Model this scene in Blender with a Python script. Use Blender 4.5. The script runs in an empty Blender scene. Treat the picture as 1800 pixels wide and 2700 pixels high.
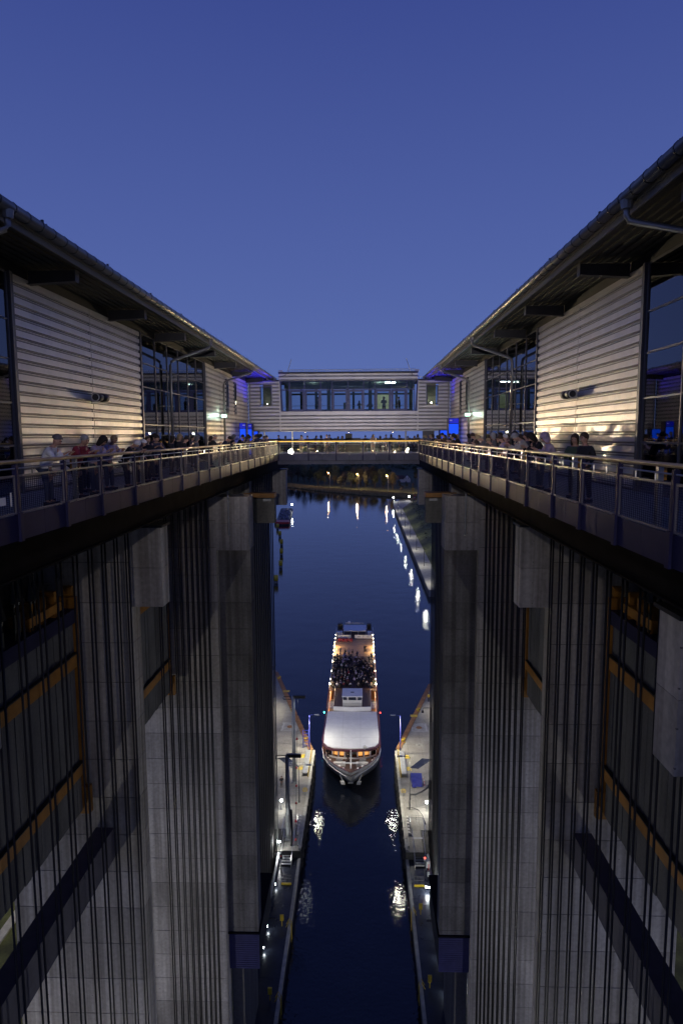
import bpy, bmesh, math, random
from mathutils import Vector, Matrix, Euler
R = random.Random(7)
sc = bpy.context.scene
COL = sc.collection
rad = math.radians

# ------------------------------------------------------------------ camera
def cam_axes(yaw, pitch, roll):
    f = Vector((math.sin(yaw)*math.cos(pitch), math.cos(yaw)*math.cos(pitch), -math.sin(pitch)))
    r = Vector((math.cos(yaw), -math.sin(yaw), 0)); u = r.cross(f)
    return r*math.cos(roll)+u*math.sin(roll), -r*math.sin(roll)+u*math.cos(roll), f
cr, cu, cf = cam_axes(rad(-1.676), rad(6.656), rad(-0.305))
cam = bpy.data.objects.new('camera', bpy.data.cameras.new('camera')); COL.objects.link(cam)
M = Matrix(((cr.x, cu.x, -cf.x, 1.119), (cr.y, cu.y, -cf.y, 0), (cr.z, cu.z, -cf.z, 0), (0, 0, 0, 1)))
cam.matrix_world = M
cam.data.sensor_fit = 'VERTICAL'; cam.data.sensor_height = 36.0; cam.data.sensor_width = 24.0
cam.data.lens = 36.0*1748.4/2700
cam.data.clip_start = 0.2; cam.data.clip_end = 12000
sc.camera = cam

# ------------------------------------------------------------------ sky (clear blue hour, the sun is below the horizon)
world = bpy.data.worlds.new('World'); sc.world = world; world.use_nodes = True
nt = world.node_tree; bg = nt.nodes['Background']
tc = nt.nodes.new('ShaderNodeTexCoord'); sx = nt.nodes.new('ShaderNodeSeparateXYZ'); rp = nt.nodes.new('ShaderNodeValToRGB')
nt.links.new(tc.outputs['Generated'], sx.inputs[0]); nt.links.new(sx.outputs['Z'], rp.inputs[0]); nt.links.new(rp.outputs[0], bg.inputs[0])
el = rp.color_ramp.elements
el[0].position = 0.0; el[0].color = (0.100, 0.150, 0.400, 1)
el[1].position = 1.0; el[1].color = (0.020, 0.033, 0.150, 1)
for p, c in ((0.10, (0.098, 0.150, 0.405)), (0.28, (0.075, 0.115, 0.355)), (0.52, (0.044, 0.070, 0.275))):
    e = el.new(p); e.color = (*c, 1)
bg.inputs[1].default_value = 1.0
sc.view_settings.view_transform = 'Standard'; sc.view_settings.look = 'None'
sc.view_settings.exposure = 0.0; sc.view_settings.gamma = 1.0; sc.view_settings.use_curve_mapping = False
sc.cycles.max_bounces = 6; sc.cycles.diffuse_bounces = 3; sc.cycles.glossy_bounces = 3; sc.cycles.transparent_max_bounces = 12
sc.cycles.sample_clamp_indirect = 4.0; sc.cycles.caustics_reflective = False; sc.cycles.caustics_refractive = False

# ------------------------------------------------------------------ materials
def mat(name, col, rough=0.6, metal=0.0, var=0.12, scale=2.0, stretch=(1, 1, 1), bump=0.0, bscale=14.0, bstretch=(1, 1, 1), emit=None, estr=0.0, ior=None, fine=0.0, spec=None, cast=0):
    m = bpy.data.materials.new(name); m.use_nodes = True
    n = m.node_tree; b = n.nodes['Principled BSDF']
    b.inputs['Roughness'].default_value = rough; b.inputs['Metallic'].default_value = metal
    if ior: b.inputs['IOR'].default_value = ior
    if spec is not None: b.inputs['Specular IOR Level'].default_value = spec
    g = n.nodes.new('ShaderNodeNewGeometry')
    def noise(sc_, st, det=4):
        mp = n.nodes.new('ShaderNodeMapping'); mp.inputs['Scale'].default_value = st
        t = n.nodes.new('ShaderNodeTexNoise'); t.inputs['Scale'].default_value = sc_; t.inputs['Detail'].default_value = det
        n.links.new(g.outputs['Position'], mp.inputs[0]); n.links.new(mp.outputs[0], t.inputs['Vector'])
        return t
    t = noise(scale, stretch)
    r = n.nodes.new('ShaderNodeValToRGB'); e = r.color_ramp.elements
    e[0].position = 0.32; e[1].position = 0.68
    e[0].color = (*[max(0, c*(1-var)) for c in col], 1); e[1].color = (*[min(1, c*(1+var)) for c in col], 1)
    n.links.new(t.outputs[0], r.inputs[0])
    out = r.outputs[0]
    if fine:
        t2 = noise(scale*9, (1, 1, 1), 6); mx = n.nodes.new('ShaderNodeMix'); mx.data_type = 'RGBA'; mx.blend_type = 'OVERLAY'
        mx.inputs[0].default_value = fine; n.links.new(out, mx.inputs[6]); n.links.new(t2.outputs[0], mx.inputs[7]); out = mx.outputs[2]
    if cast:   # every pour has its own tone
        oi = n.nodes.new('ShaderNodeObjectInfo'); mr = n.nodes.new('ShaderNodeMapRange'); mr.inputs[3].default_value = .82; mr.inputs[4].default_value = 1.12; n.links.new(oi.outputs['Random'], mr.inputs[0])
        mx = n.nodes.new('ShaderNodeMix'); mx.data_type = 'RGBA'; mx.blend_type = 'MULTIPLY'; mx.inputs[0].default_value = 1.0; n.links.new(out, mx.inputs[6]); n.links.new(mr.outputs[0], mx.inputs[7]); out = mx.outputs[2]
    if cast:   # cast concrete: rain streaks and formwork tie holes
        t3 = noise(1.0, (2.6, 2.6, .05), 5); r3 = n.nodes.new('ShaderNodeValToRGB'); r3.color_ramp.elements[0].position = .38; r3.color_ramp.elements[1].position = .62
        r3.color_ramp.elements[0].color = (.52, .50, .48, 1); r3.color_ramp.elements[1].color = (1.06, 1.06, 1.06, 1); n.links.new(t3.outputs[0], r3.inputs[0])
        mx = n.nodes.new('ShaderNodeMix'); mx.data_type = 'RGBA'; mx.blend_type = 'MULTIPLY'; mx.inputs[0].default_value = cast; n.links.new(out, mx.inputs[6]); n.links.new(r3.outputs[0], mx.inputs[7]); out = mx.outputs[2]
        s3 = n.nodes.new('ShaderNodeSeparateXYZ'); n.links.new(g.outputs['Position'], s3.inputs[0])
        def mth(op, a, c=None):
            q = n.nodes.new('ShaderNodeMath'); q.operation = op
            for i, v in enumerate((a, c)):
                if v is None: continue
                if isinstance(v, (int, float)): q.inputs[i].default_value = v
                else: n.links.new(v, q.inputs[i])
            return q.outputs[0]
        u = mth('SUBTRACT', mth('FRACT', mth('MULTIPLY', mth('ADD', s3.outputs[0], s3.outputs[1]), .78)), .5); v = mth('SUBTRACT', mth('FRACT', mth('MULTIPLY', mth('ADD', s3.outputs[2], 4.98), .909)), .5)
        d2 = mth('ADD', mth('MULTIPLY', u, u), mth('MULTIPLY', v, v)); hole = mth('LESS_THAN', d2, .0006)
        mx = n.nodes.new('ShaderNodeMix'); mx.data_type = 'RGBA'; n.links.new(hole, mx.inputs[0]); n.links.new(out, mx.inputs[6]); mx.inputs[7].default_value = (.15, .145, .14, 1); out = mx.outputs[2]
    n.links.new(out, b.inputs['Base Color'])
    if bump:
        tb = noise(bscale, bstretch); bp = n.nodes.new('ShaderNodeBump'); bp.inputs['Strength'].default_value = bump; bp.inputs['Distance'].default_value = 0.02
        n.links.new(tb.outputs[0], bp.inputs['Height']); n.links.new(bp.outputs[0], b.inputs['Normal'])
    if emit:
        b.inputs['Emission Color'].default_value = (*emit, 1); b.inputs['Emission Strength'].default_value = estr
    return m
K = {}
K['concrete'] = mat('concrete', (0.43, 0.405, 0.38), 0.85, var=0.22, scale=0.5, stretch=(1, 1, 0.35), bump=0.25, bscale=9, fine=0.35, cast=.8)
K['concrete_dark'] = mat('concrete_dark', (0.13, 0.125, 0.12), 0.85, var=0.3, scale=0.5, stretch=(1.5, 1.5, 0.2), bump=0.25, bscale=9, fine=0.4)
K['concrete_mid'] = mat('concrete_mid_grey', (0.20, 0.19, 0.18), 0.85, var=0.28, scale=0.6, stretch=(1, 1, 0.5), bump=0.25, bscale=9, fine=0.4, cast=.8)  # darker concrete for the recessed pier panels and shaft walls
K['quay'] = mat('quay_concrete', (0.30, 0.285, 0.25), 0.8, var=0.16, scale=0.6, bump=0.15, bscale=6, fine=0.4)
K['quay_dark'] = mat('quay_wall', (0.10, 0.095, 0.08), 0.8, var=0.35, scale=0.8, stretch=(1, 1, 3), fine=0.4)
K['kerb'] = mat('kerb_concrete', (0.42, 0.41, 0.36), 0.75, var=0.2, scale=1.2, fine=0.3)
K['rust'] = mat('rusty_kerb', (0.32, 0.16, 0.06), 0.7, var=0.3, scale=0.9, fine=0.4)
K['deck'] = mat('trough_deck', (0.024, 0.028, 0.040), 0.27, var=0.3, scale=0.7, bump=0.15, bscale=5, fine=0.3)
K['navy'] = mat('navy_paint', (0.018, 0.018, 0.062), 0.5, var=0.15, scale=1.5, spec=.22)
K['fascia'] = mat('fascia_paint', (0.022, 0.021, 0.066), 0.5, var=0.15, scale=0.9, stretch=(1, 1, .5), fine=0.15, spec=.16)
K['fascia_pale'] = mat('bridge_fascia_paint', (0.085, 0.085, 0.125), 0.45, var=0.35, scale=0.6, spec=.2)
K['girder'] = mat('girder_steel', (0.011, 0.0105, 0.013), 0.8, var=0.2, scale=1.0, spec=.04)
K['clad'] = mat('aluminium_cladding', (0.60, 0.565, 0.54), 0.40, 0.35, var=0.07, scale=1.3, stretch=(1, 1.2, .6), bump=0.5, bscale=1.0, bstretch=(1.7, 1.9, 0.35))
K['bracket_dark'] = mat('eave_bracket_paint', (0.035, 0.034, 0.04), 0.5, 0.2)
K['trim'] = mat('grey_trim', (0.09, 0.09, 0.11), 0.5, 0.3, var=0.1)
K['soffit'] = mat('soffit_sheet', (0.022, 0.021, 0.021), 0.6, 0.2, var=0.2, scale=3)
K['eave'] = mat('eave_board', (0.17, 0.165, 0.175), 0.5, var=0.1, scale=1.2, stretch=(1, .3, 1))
K['zinc'] = mat('zinc_gutter', (0.27, 0.255, 0.24), 0.36, 0.55, var=0.18, scale=1.5, stretch=(1, .6, 1))
K['frame_steel'] = mat('frame_steel', (0.20, 0.19, 0.22), 0.4, 0.35, spec=.3)
K['clad_groove_shade'] = mat('cladding_groove_shade', (0.16, 0.15, 0.145), 0.5, 0.3, var=.2)  # shadow inside the cladding grooves, put into the colour
K['steel'] = mat('stainless_steel', (0.50, 0.49, 0.48), 0.28, 0.9, var=0.08)
K['galv'] = mat('galvanised_steel', (0.34, 0.35, 0.36), 0.45, 0.5, var=0.15)
K['rail'] = mat('timber_handrail', (0.50, 0.34, 0.13), 0.32, var=0.2, scale=3, stretch=(1, .3, 1))
K['roof'] = mat('dark_roof', (0.05, 0.05, 0.055), 0.6, var=0.2)
K['rope'] = mat('greased_rope', (0.012, 0.011, 0.012), 0.5, var=0.2, scale=30)
K['black'] = mat('black_steel', (0.014, 0.014, 0.016), 0.45)
K['orange'] = mat('orange_paint', (0.33, 0.145, 0.02), 0.5, var=0.2, scale=1.2, fine=0.2)
K['yellow'] = mat('yellow_paint', (0.62, 0.44, 0.03), 0.5, var=0.15, scale=2)
K['weight'] = mat('weight_slab', (0.11, 0.11, 0.12), 0.8, var=0.25, scale=0.8, stretch=(1, 1, .4), fine=0.3)
K['strut'] = mat('strut_steel', (0.062, 0.06, 0.10), 0.6, var=0.15)
K['white'] = mat('white_paint', (0.80, 0.79, 0.77), 0.35, var=0.05, scale=1.0)
K['offwhite'] = mat('offwhite_paint', (0.58, 0.56, 0.53), 0.45, var=0.10, scale=1.5)
K['brown'] = mat('brown_deck', (0.10, 0.055, 0.04), 0.55, var=0.25, scale=2, stretch=(4, .5, 1))
K['wood'] = mat('light_wood_deck', (0.42, 0.27, 0.14), 0.5, var=0.2, scale=2, stretch=(5, .4, 1))
K['maroon'] = mat('maroon_trim', (0.085, 0.025, 0.035), 0.4)
K['red'] = mat('red_paint', (0.62, 0.035, 0.03), 0.45, var=0.2)
K['blue'] = mat('blue_paint', (0.04, 0.05, 0.30), 0.45, var=0.15)
K['boxblue'] = mat('blue_sheet', (0.055, 0.055, 0.16), 0.5, var=0.15)
K['grass'] = mat('grass', (0.075, 0.085, 0.028), 0.9, var=0.5, scale=0.35, bump=0.6, bscale=6, fine=0.5)
K['soil'] = mat('dark_ground', (0.05, 0.05, 0.04), 0.9, var=0.4, scale=0.2, fine=0.4)
K['reed'] = mat('reed', (0.24, 0.20, 0.10), 0.9, var=0.4, scale=0.3, stretch=(1, 1, .3))
K['bark'] = mat('bark', (0.07, 0.055, 0.04), 0.9, var=0.3)
K['leaf'] = mat('leaf_dark', (0.075, 0.090, 0.045), 0.8, var=0.5, scale=0.5)
K['leaf2'] = mat('leaf_olive', (0.115, 0.110, 0.060), 0.8, var=0.5, scale=0.5)
K['leaf3'] = mat('leaf_autumn', (0.125, 0.105, 0.070), 0.8, var=0.5, scale=0.5)
K['brick'] = mat('house_wall', (0.62, 0.60, 0.56), 0.8, var=0.1)
K['tile'] = mat('roof_tile', (0.10, 0.06, 0.05), 0.8, var=0.3)
K['cargo'] = mat('scrap_cargo', (0.22, 0.20, 0.23), 0.7, var=0.9, scale=0.6, fine=0.8)
K['skin'] = mat('skin', (0.46, 0.27, 0.20), 0.55, var=0.08)
K['eye'] = mat('eye', (0.02, 0.015, 0.012), 0.2)
K['inner'] = mat('room_wall', (0.22, 0.24, 0.22), 0.8, var=0.1)
K['dark_room'] = mat('dark_room', (0.03, 0.032, 0.035), 0.8, var=0.2)
for n_, c_ in dict(c_white=(.62, .62, .66), c_red=(.24, .025, .04), c_lilac=(.40, .33, .46), c_black=(.016, .015, .018), c_navy=(.025, .025, .055), c_green=(.04, .065, .045), c_cream=(.42, .38, .34),
                   c_grey=(.12, .115, .12), c_brown=(.09, .055, .04), c_jeans=(.05, .065, .12), c_teal=(.02, .20, .42), h_dark=(.02, .014, .011), h_grey=(.30, .29, .29), h_blond=(.30, .22, .12), h_white=(.60, .58, .58), h_brown=(.06, .035, .02)).items():
    K[n_] = mat(n_, c_, 0.8, var=0.2, scale=8, bump=0.3, bscale=12)
def lamp_mat(name, col, s):
    m = bpy.data.materials.new(name); m.use_nodes = True; n = m.node_tree; b = n.nodes['Principled BSDF']
    b.inputs['Base Color'].default_value = (.02, .02, .02, 1); b.inputs['Emission Color'].default_value = (*col, 1); b.inputs['Emission Strength'].default_value = s
    return m
K['l_warm'] = lamp_mat('lamp_warm', (1, .80, .50), 60)
K['l_flood'] = lamp_mat('lamp_flood', (1, .88, .62), 260)
K['l_white'] = lamp_mat('lamp_white', (.90, .97, 1), 45)
K['l_quay'] = lamp_mat('lamp_quay', (1, .98, .82), 420)
K['l_sodium'] = lamp_mat('lamp_sodium', (1, .52, .12), 60)
K['l_exit'] = lamp_mat('exit_sign', (.55, 1, .78), 3.2)
K['l_green'] = lamp_mat('lamp_green', (.1, 1, .8), 12)
K['l_red'] = lamp_mat('lamp_red', (1, .05, .03), 9)
K['l_blue'] = lamp_mat('blue_panel', (.0, .075, 1), 1.0)
K['l_blue2'] = lamp_mat('blue_panel_deep', (.01, .02, .9), 0.55)
K['l_window'] = lamp_mat('lit_window', (1, .36, .09), 2.2)
K['l_room'] = lamp_mat('lit_room', (.75, .80, .45), 0.30)
K['l_phone'] = lamp_mat('phone_screen', (1, .75, .45), 2.0)
def glass(name, tint, refl=1.9):
    m = bpy.data.materials.new(name); m.use_nodes = True; n = m.node_tree; n.nodes.clear()
    o = n.nodes.new('ShaderNodeOutputMaterial'); mx = n.nodes.new('ShaderNodeMixShader'); t = n.nodes.new('ShaderNodeBsdfTransparent'); g = n.nodes.new('ShaderNodeBsdfGlossy'); f = n.nodes.new('ShaderNodeFresnel')
    f.inputs[0].default_value = refl; t.inputs[0].default_value = (*tint, 1); g.inputs['Roughness'].default_value = 0.01
    n.links.new(f.outputs[0], mx.inputs[0]); n.links.new(t.outputs[0], mx.inputs[1]); n.links.new(g.outputs[0], mx.inputs[2]); n.links.new(mx.outputs[0], o.inputs[0])
    return m
K['glass'] = glass('hall_glass', (.32, .36, .42), 2.4)
K['glass_clear'] = glass('window_glass', (.75, .82, .84), 1.5)
def water_mat():
    m = bpy.data.materials.new('water'); m.use_nodes = True; n = m.node_tree; b = n.nodes['Principled BSDF']
    b.inputs['Base Color'].default_value = (.004, .006, .012, 1); b.inputs['Roughness'].default_value = 0.02; b.inputs['IOR'].default_value = 1.55
    g = n.nodes.new('ShaderNodeNewGeometry'); prev = None
    sp = n.nodes.new('ShaderNodeSeparateXYZ'); mr = n.nodes.new('ShaderNodeMapRange'); n.links.new(g.outputs['Position'], sp.inputs[0]); n.links.new(sp.outputs[1], mr.inputs[0])
    for i_, v_ in ((1, 180), (2, 560), (3, 1.0), (4, .30)): mr.inputs[i_].default_value = v_   # stirred up by the ship, calmer far off
    for s, st, d in ((0.13, (1, 1, 1), 0.10), (1.9, (1, 1.2, 1), 0.030), (5.5, (1, 1, 1), 0.006)):
        mp = n.nodes.new('ShaderNodeMapping'); mp.inputs['Scale'].default_value = st
        t = n.nodes.new('ShaderNodeTexNoise'); t.inputs['Scale'].default_value = s; t.inputs['Detail'].default_value = 2
        bp = n.nodes.new('ShaderNodeBump'); bp.inputs['Distance'].default_value = d; n.links.new(mr.outputs[0], bp.inputs['Strength'])
        n.links.new(g.outputs['Position'], mp.inputs[0]); n.links.new(mp.outputs[0], t.inputs['Vector']); n.links.new(t.outputs[0], bp.inputs['Height'])
        if prev: n.links.new(prev.outputs[0], bp.inputs['Normal'])
        prev = bp
    n.links.new(prev.outputs[0], b.inputs['Normal'])
    return m
K['water'] = water_mat()

# ------------------------------------------------------------------ mesh helpers
WL = {}   # world location of empties
class MB:
    def __init__(s): s.v = []; s.f = []; s.m = []
    def add(s, vs, fs, mi=0):
        o = len(s.v); s.v += [tuple(q) for q in vs]; s.f += [tuple(i+o for i in f) for f in fs]; s.m += [mi]*len(fs); return s
    def box(s, x0, x1, y0, y1, z0, z1, mi=0):
        x0, x1 = sorted((x0, x1)); y0, y1 = sorted((y0, y1)); z0, z1 = sorted((z0, z1))
        return s.add([(x0, y0, z0), (x1, y0, z0), (x1, y1, z0), (x0, y1, z0), (x0, y0, z1), (x1, y0, z1), (x1, y1, z1), (x0, y1, z1)],
                     [(0, 3, 2, 1), (4, 5, 6, 7), (0, 1, 5, 4), (1, 2, 6, 5), (2, 3, 7, 6), (3, 0, 4, 7)], mi)
    def obox(s, c, ax, ay, az, hx, hy, hz, mi=0):
        c = Vector(c); vs = []
        for k in (-1, 1):
            for i, j in ((-1, -1), (1, -1), (1, 1), (-1, 1)): vs.append(c+Vector(ax)*hx*i+Vector(ay)*hy*j+Vector(az)*hz*k)
        return s.add(vs, [(0, 3, 2, 1), (4, 5, 6, 7), (0, 1, 5, 4), (1, 2, 6, 5), (2, 3, 7, 6), (3, 0, 4, 7)], mi)
    def tube(s, pts, r, n=8, mi=0):
        pts = [Vector(p) for p in pts]; rs = r if isinstance(r, (list, tuple)) else [r]*len(pts); vs = []; fs = []
        for i, p in enumerate(pts):
            d = (pts[min(i+1, len(pts)-1)]-pts[max(i-1, 0)]).normalized()
            a = d.orthogonal().normalized() if abs(d.z) < .98 else Vector((1, 0, 0)); a = (a-d*a.dot(d)).normalized()
            if abs(d.z) < .98: a = Vector((0, 0, 1)); a = (a-d*a.dot(d)).normalized()
            b = d.cross(a)
            for k in range(n):
                t = 2*math.pi*k/n; vs.append(p+(a*math.cos(t)+b*math.sin(t))*rs[i])
        for i in range(len(pts)-1):
            for k in range(n): fs.append((i*n+k, i*n+(k+1) % n, (i+1)*n+(k+1) % n, (i+1)*n+k))
        fs.append(tuple(range(n-1, -1, -1))); fs.append(tuple((len(pts)-1)*n+k for k in range(n)))
        return s.add(vs, fs, mi)
    def lathe(s, x, y, prof, n=12, mi=0):
        vs = []; fs = []
        for r, z in prof:
            for k in range(n): t = 2*math.pi*k/n; vs.append((x+r*math.cos(t), y+r*math.sin(t), z))
        for i in range(len(prof)-1):
            for k in range(n): fs.append((i*n+k, i*n+(k+1) % n, (i+1)*n+(k+1) % n, (i+1)*n+k))
        fs.append(tuple(range(n-1, -1, -1))); fs.append(tuple((len(prof)-1)*n+k for k in range(n)))
        return s.add(vs, fs, mi)
    def ball(s, c, r, n=8, mi=0, sz=1.0):
        return s.lathe(c[0], c[1], [(max(r*math.sin(math.pi*i/6), r*.02), c[2]-r*sz*math.cos(math.pi*i/6)) for i in range(7)], n, mi)
    def ext(s, poly, z0, z1, mi=0):   # polygon in xy extruded in z
        n = len(poly); vs = [(x, y, z0) for x, y in poly]+[(x, y, z1) for x, y in poly]
        return s.add(vs, [tuple(range(n-1, -1, -1)), tuple(range(n, 2*n))]+[(i, (i+1) % n, n+(i+1) % n, n+i) for i in range(n)], mi)
    def exty(s, poly, y0, y1, mi=0):  # polygon in xz extruded in y
        n = len(poly); vs = [(x, y0, z) for x, z in poly]+[(x, y1, z) for x, z in poly]
        return s.add(vs, [tuple(range(n)), tuple(range(2*n-1, n-1, -1))]+[(i, n+i, n+(i+1) % n, (i+1) % n) for i in range(n)], mi)
    def extx(s, poly, x0, x1, mi=0):  # polygon in yz extruded in x
        n = len(poly); vs = [(x0, y, z) for y, z in poly]+[(x1, y, z) for y, z in poly]
        return s.add(vs, [tuple(range(n)), tuple(range(2*n-1, n-1, -1))]+[(i, n+i, n+(i+1) % n, (i+1) % n) for i in range(n)], mi)
    def mesh(s, name, mats, off=(0, 0, 0), smooth=False):
        me = bpy.data.meshes.new(name); ox, oy, oz = off
        me.from_pydata([(x-ox, y-oy, z-oz) for x, y, z in s.v], [], s.f)
        for k in (mats if isinstance(mats, (list, tuple)) else [mats]): me.materials.append(K[k] if isinstance(k, str) else k)
        if any(s.m): me.polygons.foreach_set('material_index', s.m)
        b = bmesh.new(); b.from_mesh(me); bmesh.ops.recalc_face_normals(b, faces=b.faces); b.to_mesh(me); b.free()
        if smooth: me.polygons.foreach_set('use_smooth', [True]*len(me.polygons))
        return me
    def build(s, name, mats, parent=None, smooth=False, **kw):
        off = WL.get(parent.name, (0, 0, 0)) if parent else kw.pop('origin', (0, 0, 0))
        o = bpy.data.objects.new(name, s.mesh(name, mats, off, smooth)); COL.objects.link(o)
        if parent: o.parent = parent; WL[o.name] = off
        else: o.location = off; WL[o.name] = off
        for k, v in kw.items(): o[k] = v
        return o
def T(name, label, cat, loc=(0, 0, 0), group=None):
    o = bpy.data.objects.new(name, None); COL.objects.link(o); o.location = loc; o.empty_display_size = .2
    o['label'] = label; o['category'] = cat
    if group: o['group'] = group
    WL[o.name] = tuple(loc); return o
def tag(o, label, cat, group=None):
    o['label'] = label; o['category'] = cat
    if group: o['group'] = group
    return o
def inst(name, me, parent, loc=(0, 0, 0), mats=None):
    o = bpy.data.objects.new(name, me); COL.objects.link(o); o.location = loc
    if parent: o.parent = parent
    return o
def dup(root, loc, rz=None, label=None, group=None):
    r = root.copy(); COL.objects.link(r); r.location = loc
    if rz is not None: r.rotation_euler = (0, 0, rz)
    if label: r['label'] = label
    if group: r['group'] = group
    def rec(a, b):
        for ch in a.children:
            c = ch.copy(); COL.objects.link(c); c.parent = b; c.matrix_parent_inverse = ch.matrix_parent_inverse.copy(); rec(ch, c)
    rec(root, r); return r
def light(kind, loc, energy, col, target=None, size=0.1, angle=120, blend=0.4, parent=None, name='lamp_light'):
    d = bpy.data.lights.new(name, kind); d.energy = energy; d.color = col
    if kind in ('POINT', 'SPOT'): d.shadow_soft_size = size
    if kind == 'SPOT': d.spot_size = rad(angle); d.spot_blend = blend
    o = bpy.data.objects.new(name, d); COL.objects.link(o)
    if target: o.rotation_euler = (Vector(target)-Vector(loc)).to_track_quat('-Z', 'Y').to_euler()
    if parent: o.parent = parent; o.location = Vector(loc)-Vector(WL[parent.name])
    else: o.location = loc
    return o
def structure(mb, name, mats, **kw): return mb.build(name, mats, None, kind='structure', **kw)
SIDE = {-1: 'left', 1: 'right'}
ZW = -58.6   # water level
# ------------------------------------------------------------------ setting: water, ground, banks
structure(MB().add([(-3500, -60, ZW), (3500, -60, ZW), (3500, 1300, ZW), (-3500, 1300, ZW)], [(0, 1, 2, 3)]), 'water', 'water')
structure(MB().add([(-9000, -400, -61), (9000, -400, -61), (9000, 9000, -61), (-9000, 9000, -61)], [(0, 1, 2, 3)]), 'ground', 'soil')
structure(MB().ext([(-900, -60), (-10.6, -60), (-10.6, 90), (-19.5, 91), (-60, 120), (-140, 260), (-900, 300)], -60.5, -57.5), 'left_bank', 'grass')
structure(MB().ext([(10.6, -60), (900, -60), (900, 640), (70, 640), (34, 580), (32.2, 500), (31.2, 236), (17.5, 144), (12.5, 91), (10.6, 90)], -60.5, -57.5), 'right_bank', 'grass')
def terrain():
    b = MB(); xs = [-3500, -900, -300, -160, -110, -80, -60, -38, -20, 1, 15, 30, 50, 80, 140, 300, 900, 3500]
    shore = lambda x: 742 if x < -80 else (742-(x+80)*1.4 if x < -38 else (683-(x+38)*1.02 if x < 1 else (643-(x-1)*.70 if x < 30 else max(560, 622-(x-30)*.9))))
    rows = [(0, -59.2), (3, -58.0), (40, -57.0), (90, -56.2), (160, -55.5), (420, -52), (1000, -44), (2500, -38), (5200, -36)]
    vs = []; fs = []; n = len(xs)
    for d, z in rows:
        for x in xs: vs.append((x, shore(x)+d, z))
    for i in range(len(rows)-1):
        for j in range(n-1): fs.append((i*n+j, i*n+j+1, (i+1)*n+j+1, (i+1)*n+j))
    return structure(b.add(vs, fs), 'far_bank', 'grass'), shore
_, shore = terrain()
# concrete fore-quays below the lift, with rusty sheet-pile kerbs
for s in (-1, 1):
    far = (-18.47, 150.0) if s < 0 else (16.24, 143.0); k = (-7.48, 111.6) if s < 0 else (7.41, 112.2)
    poly = [(s*7.05, 83), (s*7.05, 111), k, far, (far[0]+s*30, far[1]+30), (s*70, 100), (s*26, 88), (s*10.4, 88), (s*10.4, 83)]
    q_ = structure(MB().ext(poly, -61, -55.56), 'quay', 'quay_dark', label='concrete fore-quay of the lift on the %s side' % SIDE[s])
    def clip(pg, a, b):
        o_ = []; f_ = lambda p: ((b[0]-a[0])*(p[1]-a[1])-(b[1]-a[1])*(p[0]-a[0]))*s
        for i_ in range(len(pg)):
            p, q2 = pg[i_], pg[(i_+1) % len(pg)]; fp, fq = f_(p), f_(q2)
            if fp <= 0: o_.append(p)
            if fp*fq < 0: t_ = fp/(fp-fq); o_.append((p[0]+(q2[0]-p[0])*t_, p[1]+(q2[1]-p[1])*t_))
        return o_
    gx = [7.05, 9.4, 11.8, 14.2, 17, 20, 24, 30, 40]; gy = [83]+[88+2.9*i_ for i_ in range(25)]
    for xa, xb in zip(gx[:-1], gx[1:]):
        for ya, yb in zip(gy[:-1], gy[1:]):
            if (yb <= 88.1 and xb > 10) or ya > far[1] or (xa > 14 and ya < 100): continue
            e_ = .015; pg = [(s*(xa+e_), ya+e_), (s*(xb-e_), ya+e_), (s*(xb-e_), yb-e_), (s*(xa+e_), yb-e_)]
            if yb > 110: pg = clip(pg, k, far)
            if len(pg) > 2: MB().ext(pg, -55.56, -55.5-R.random()*.004).build('paving_slab', 'quay', q_)
    d = (Vector((*far, 0))-Vector((*k, 0))); L = d.length; d.normalize(); nrm = Vector((-d.y, d.x, 0))*(1 if s > 0 else -1)
    kb = tag(MB().obox(Vector((*k, -55.42))+d*L/2-nrm*.30, d, nrm, Vector((0, 0, 1)), L/2, .42, .10).build('kerb_beam', 'rust'), 'rusty orange kerb beam along the flaring edge of the %s quay' % SIDE[s], 'kerb')
    wl = MB()
    for i in range(int(L/1.2)):
        p = Vector((*k, -57.4))+d*(.6+1.2*i)+nrm*.10; wl.obox(p, d, nrm, Vector((0, 0, 1)), .34, .16, 1.85)
    o = wl.build('sheet_piling', 'quay_dark'); o['kind'] = 'stuff'; o['label'] = 'dark sheet piling under the flaring edge of the %s quay' % SIDE[s]
    # straight kerb blocks and rubbing timbers on the chamber side
    t = T('chamber_kerb', 'pale concrete kerb blocks along the straight edge of the %s quay' % SIDE[s], 'kerb', (s*7.2, 97, -55.5))
    for i in range(11): MB().box(s*7.0, s*7.38, 83.2+2.56*i, 85.7+2.56*i, -55.5, -55.3).build('kerb_block', 'kerb', t)
    for i in range(14): MB().box(s*6.86, s*7.04, 84+2*i, 84.5+2*i, -58.9, -55.55).build('fender_timber', 'quay_dark', t)

# right harbour quay with pole lights
structure(MB().ext([(25.6, 236), (27.0, 520), (28.3, 554), (42, 566), (44, 556), (32.7, 503), (31.2, 236)], -60, -56.0), 'harbour_quay', 'quay')
structure(MB().ext([(25.55, 236), (26.95, 520), (27.05, 520), (25.65, 236)], -60, -56.4), 'quay_wall', 'quay_dark')
slope = MB().add([(31.3, 236, -56.1), (32.8, 503, -56.1), (44, 556, -56.1), (42, 236, -51), (44, 503, -51), (60, 556, -52), (300, 236, -50), (300, 556, -50)], [(0, 1, 4, 3), (1, 2, 5, 4), (3, 4, 7, 6), (4, 5, 7)])
structure(slope, 'grass_slope', 'grass')

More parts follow.
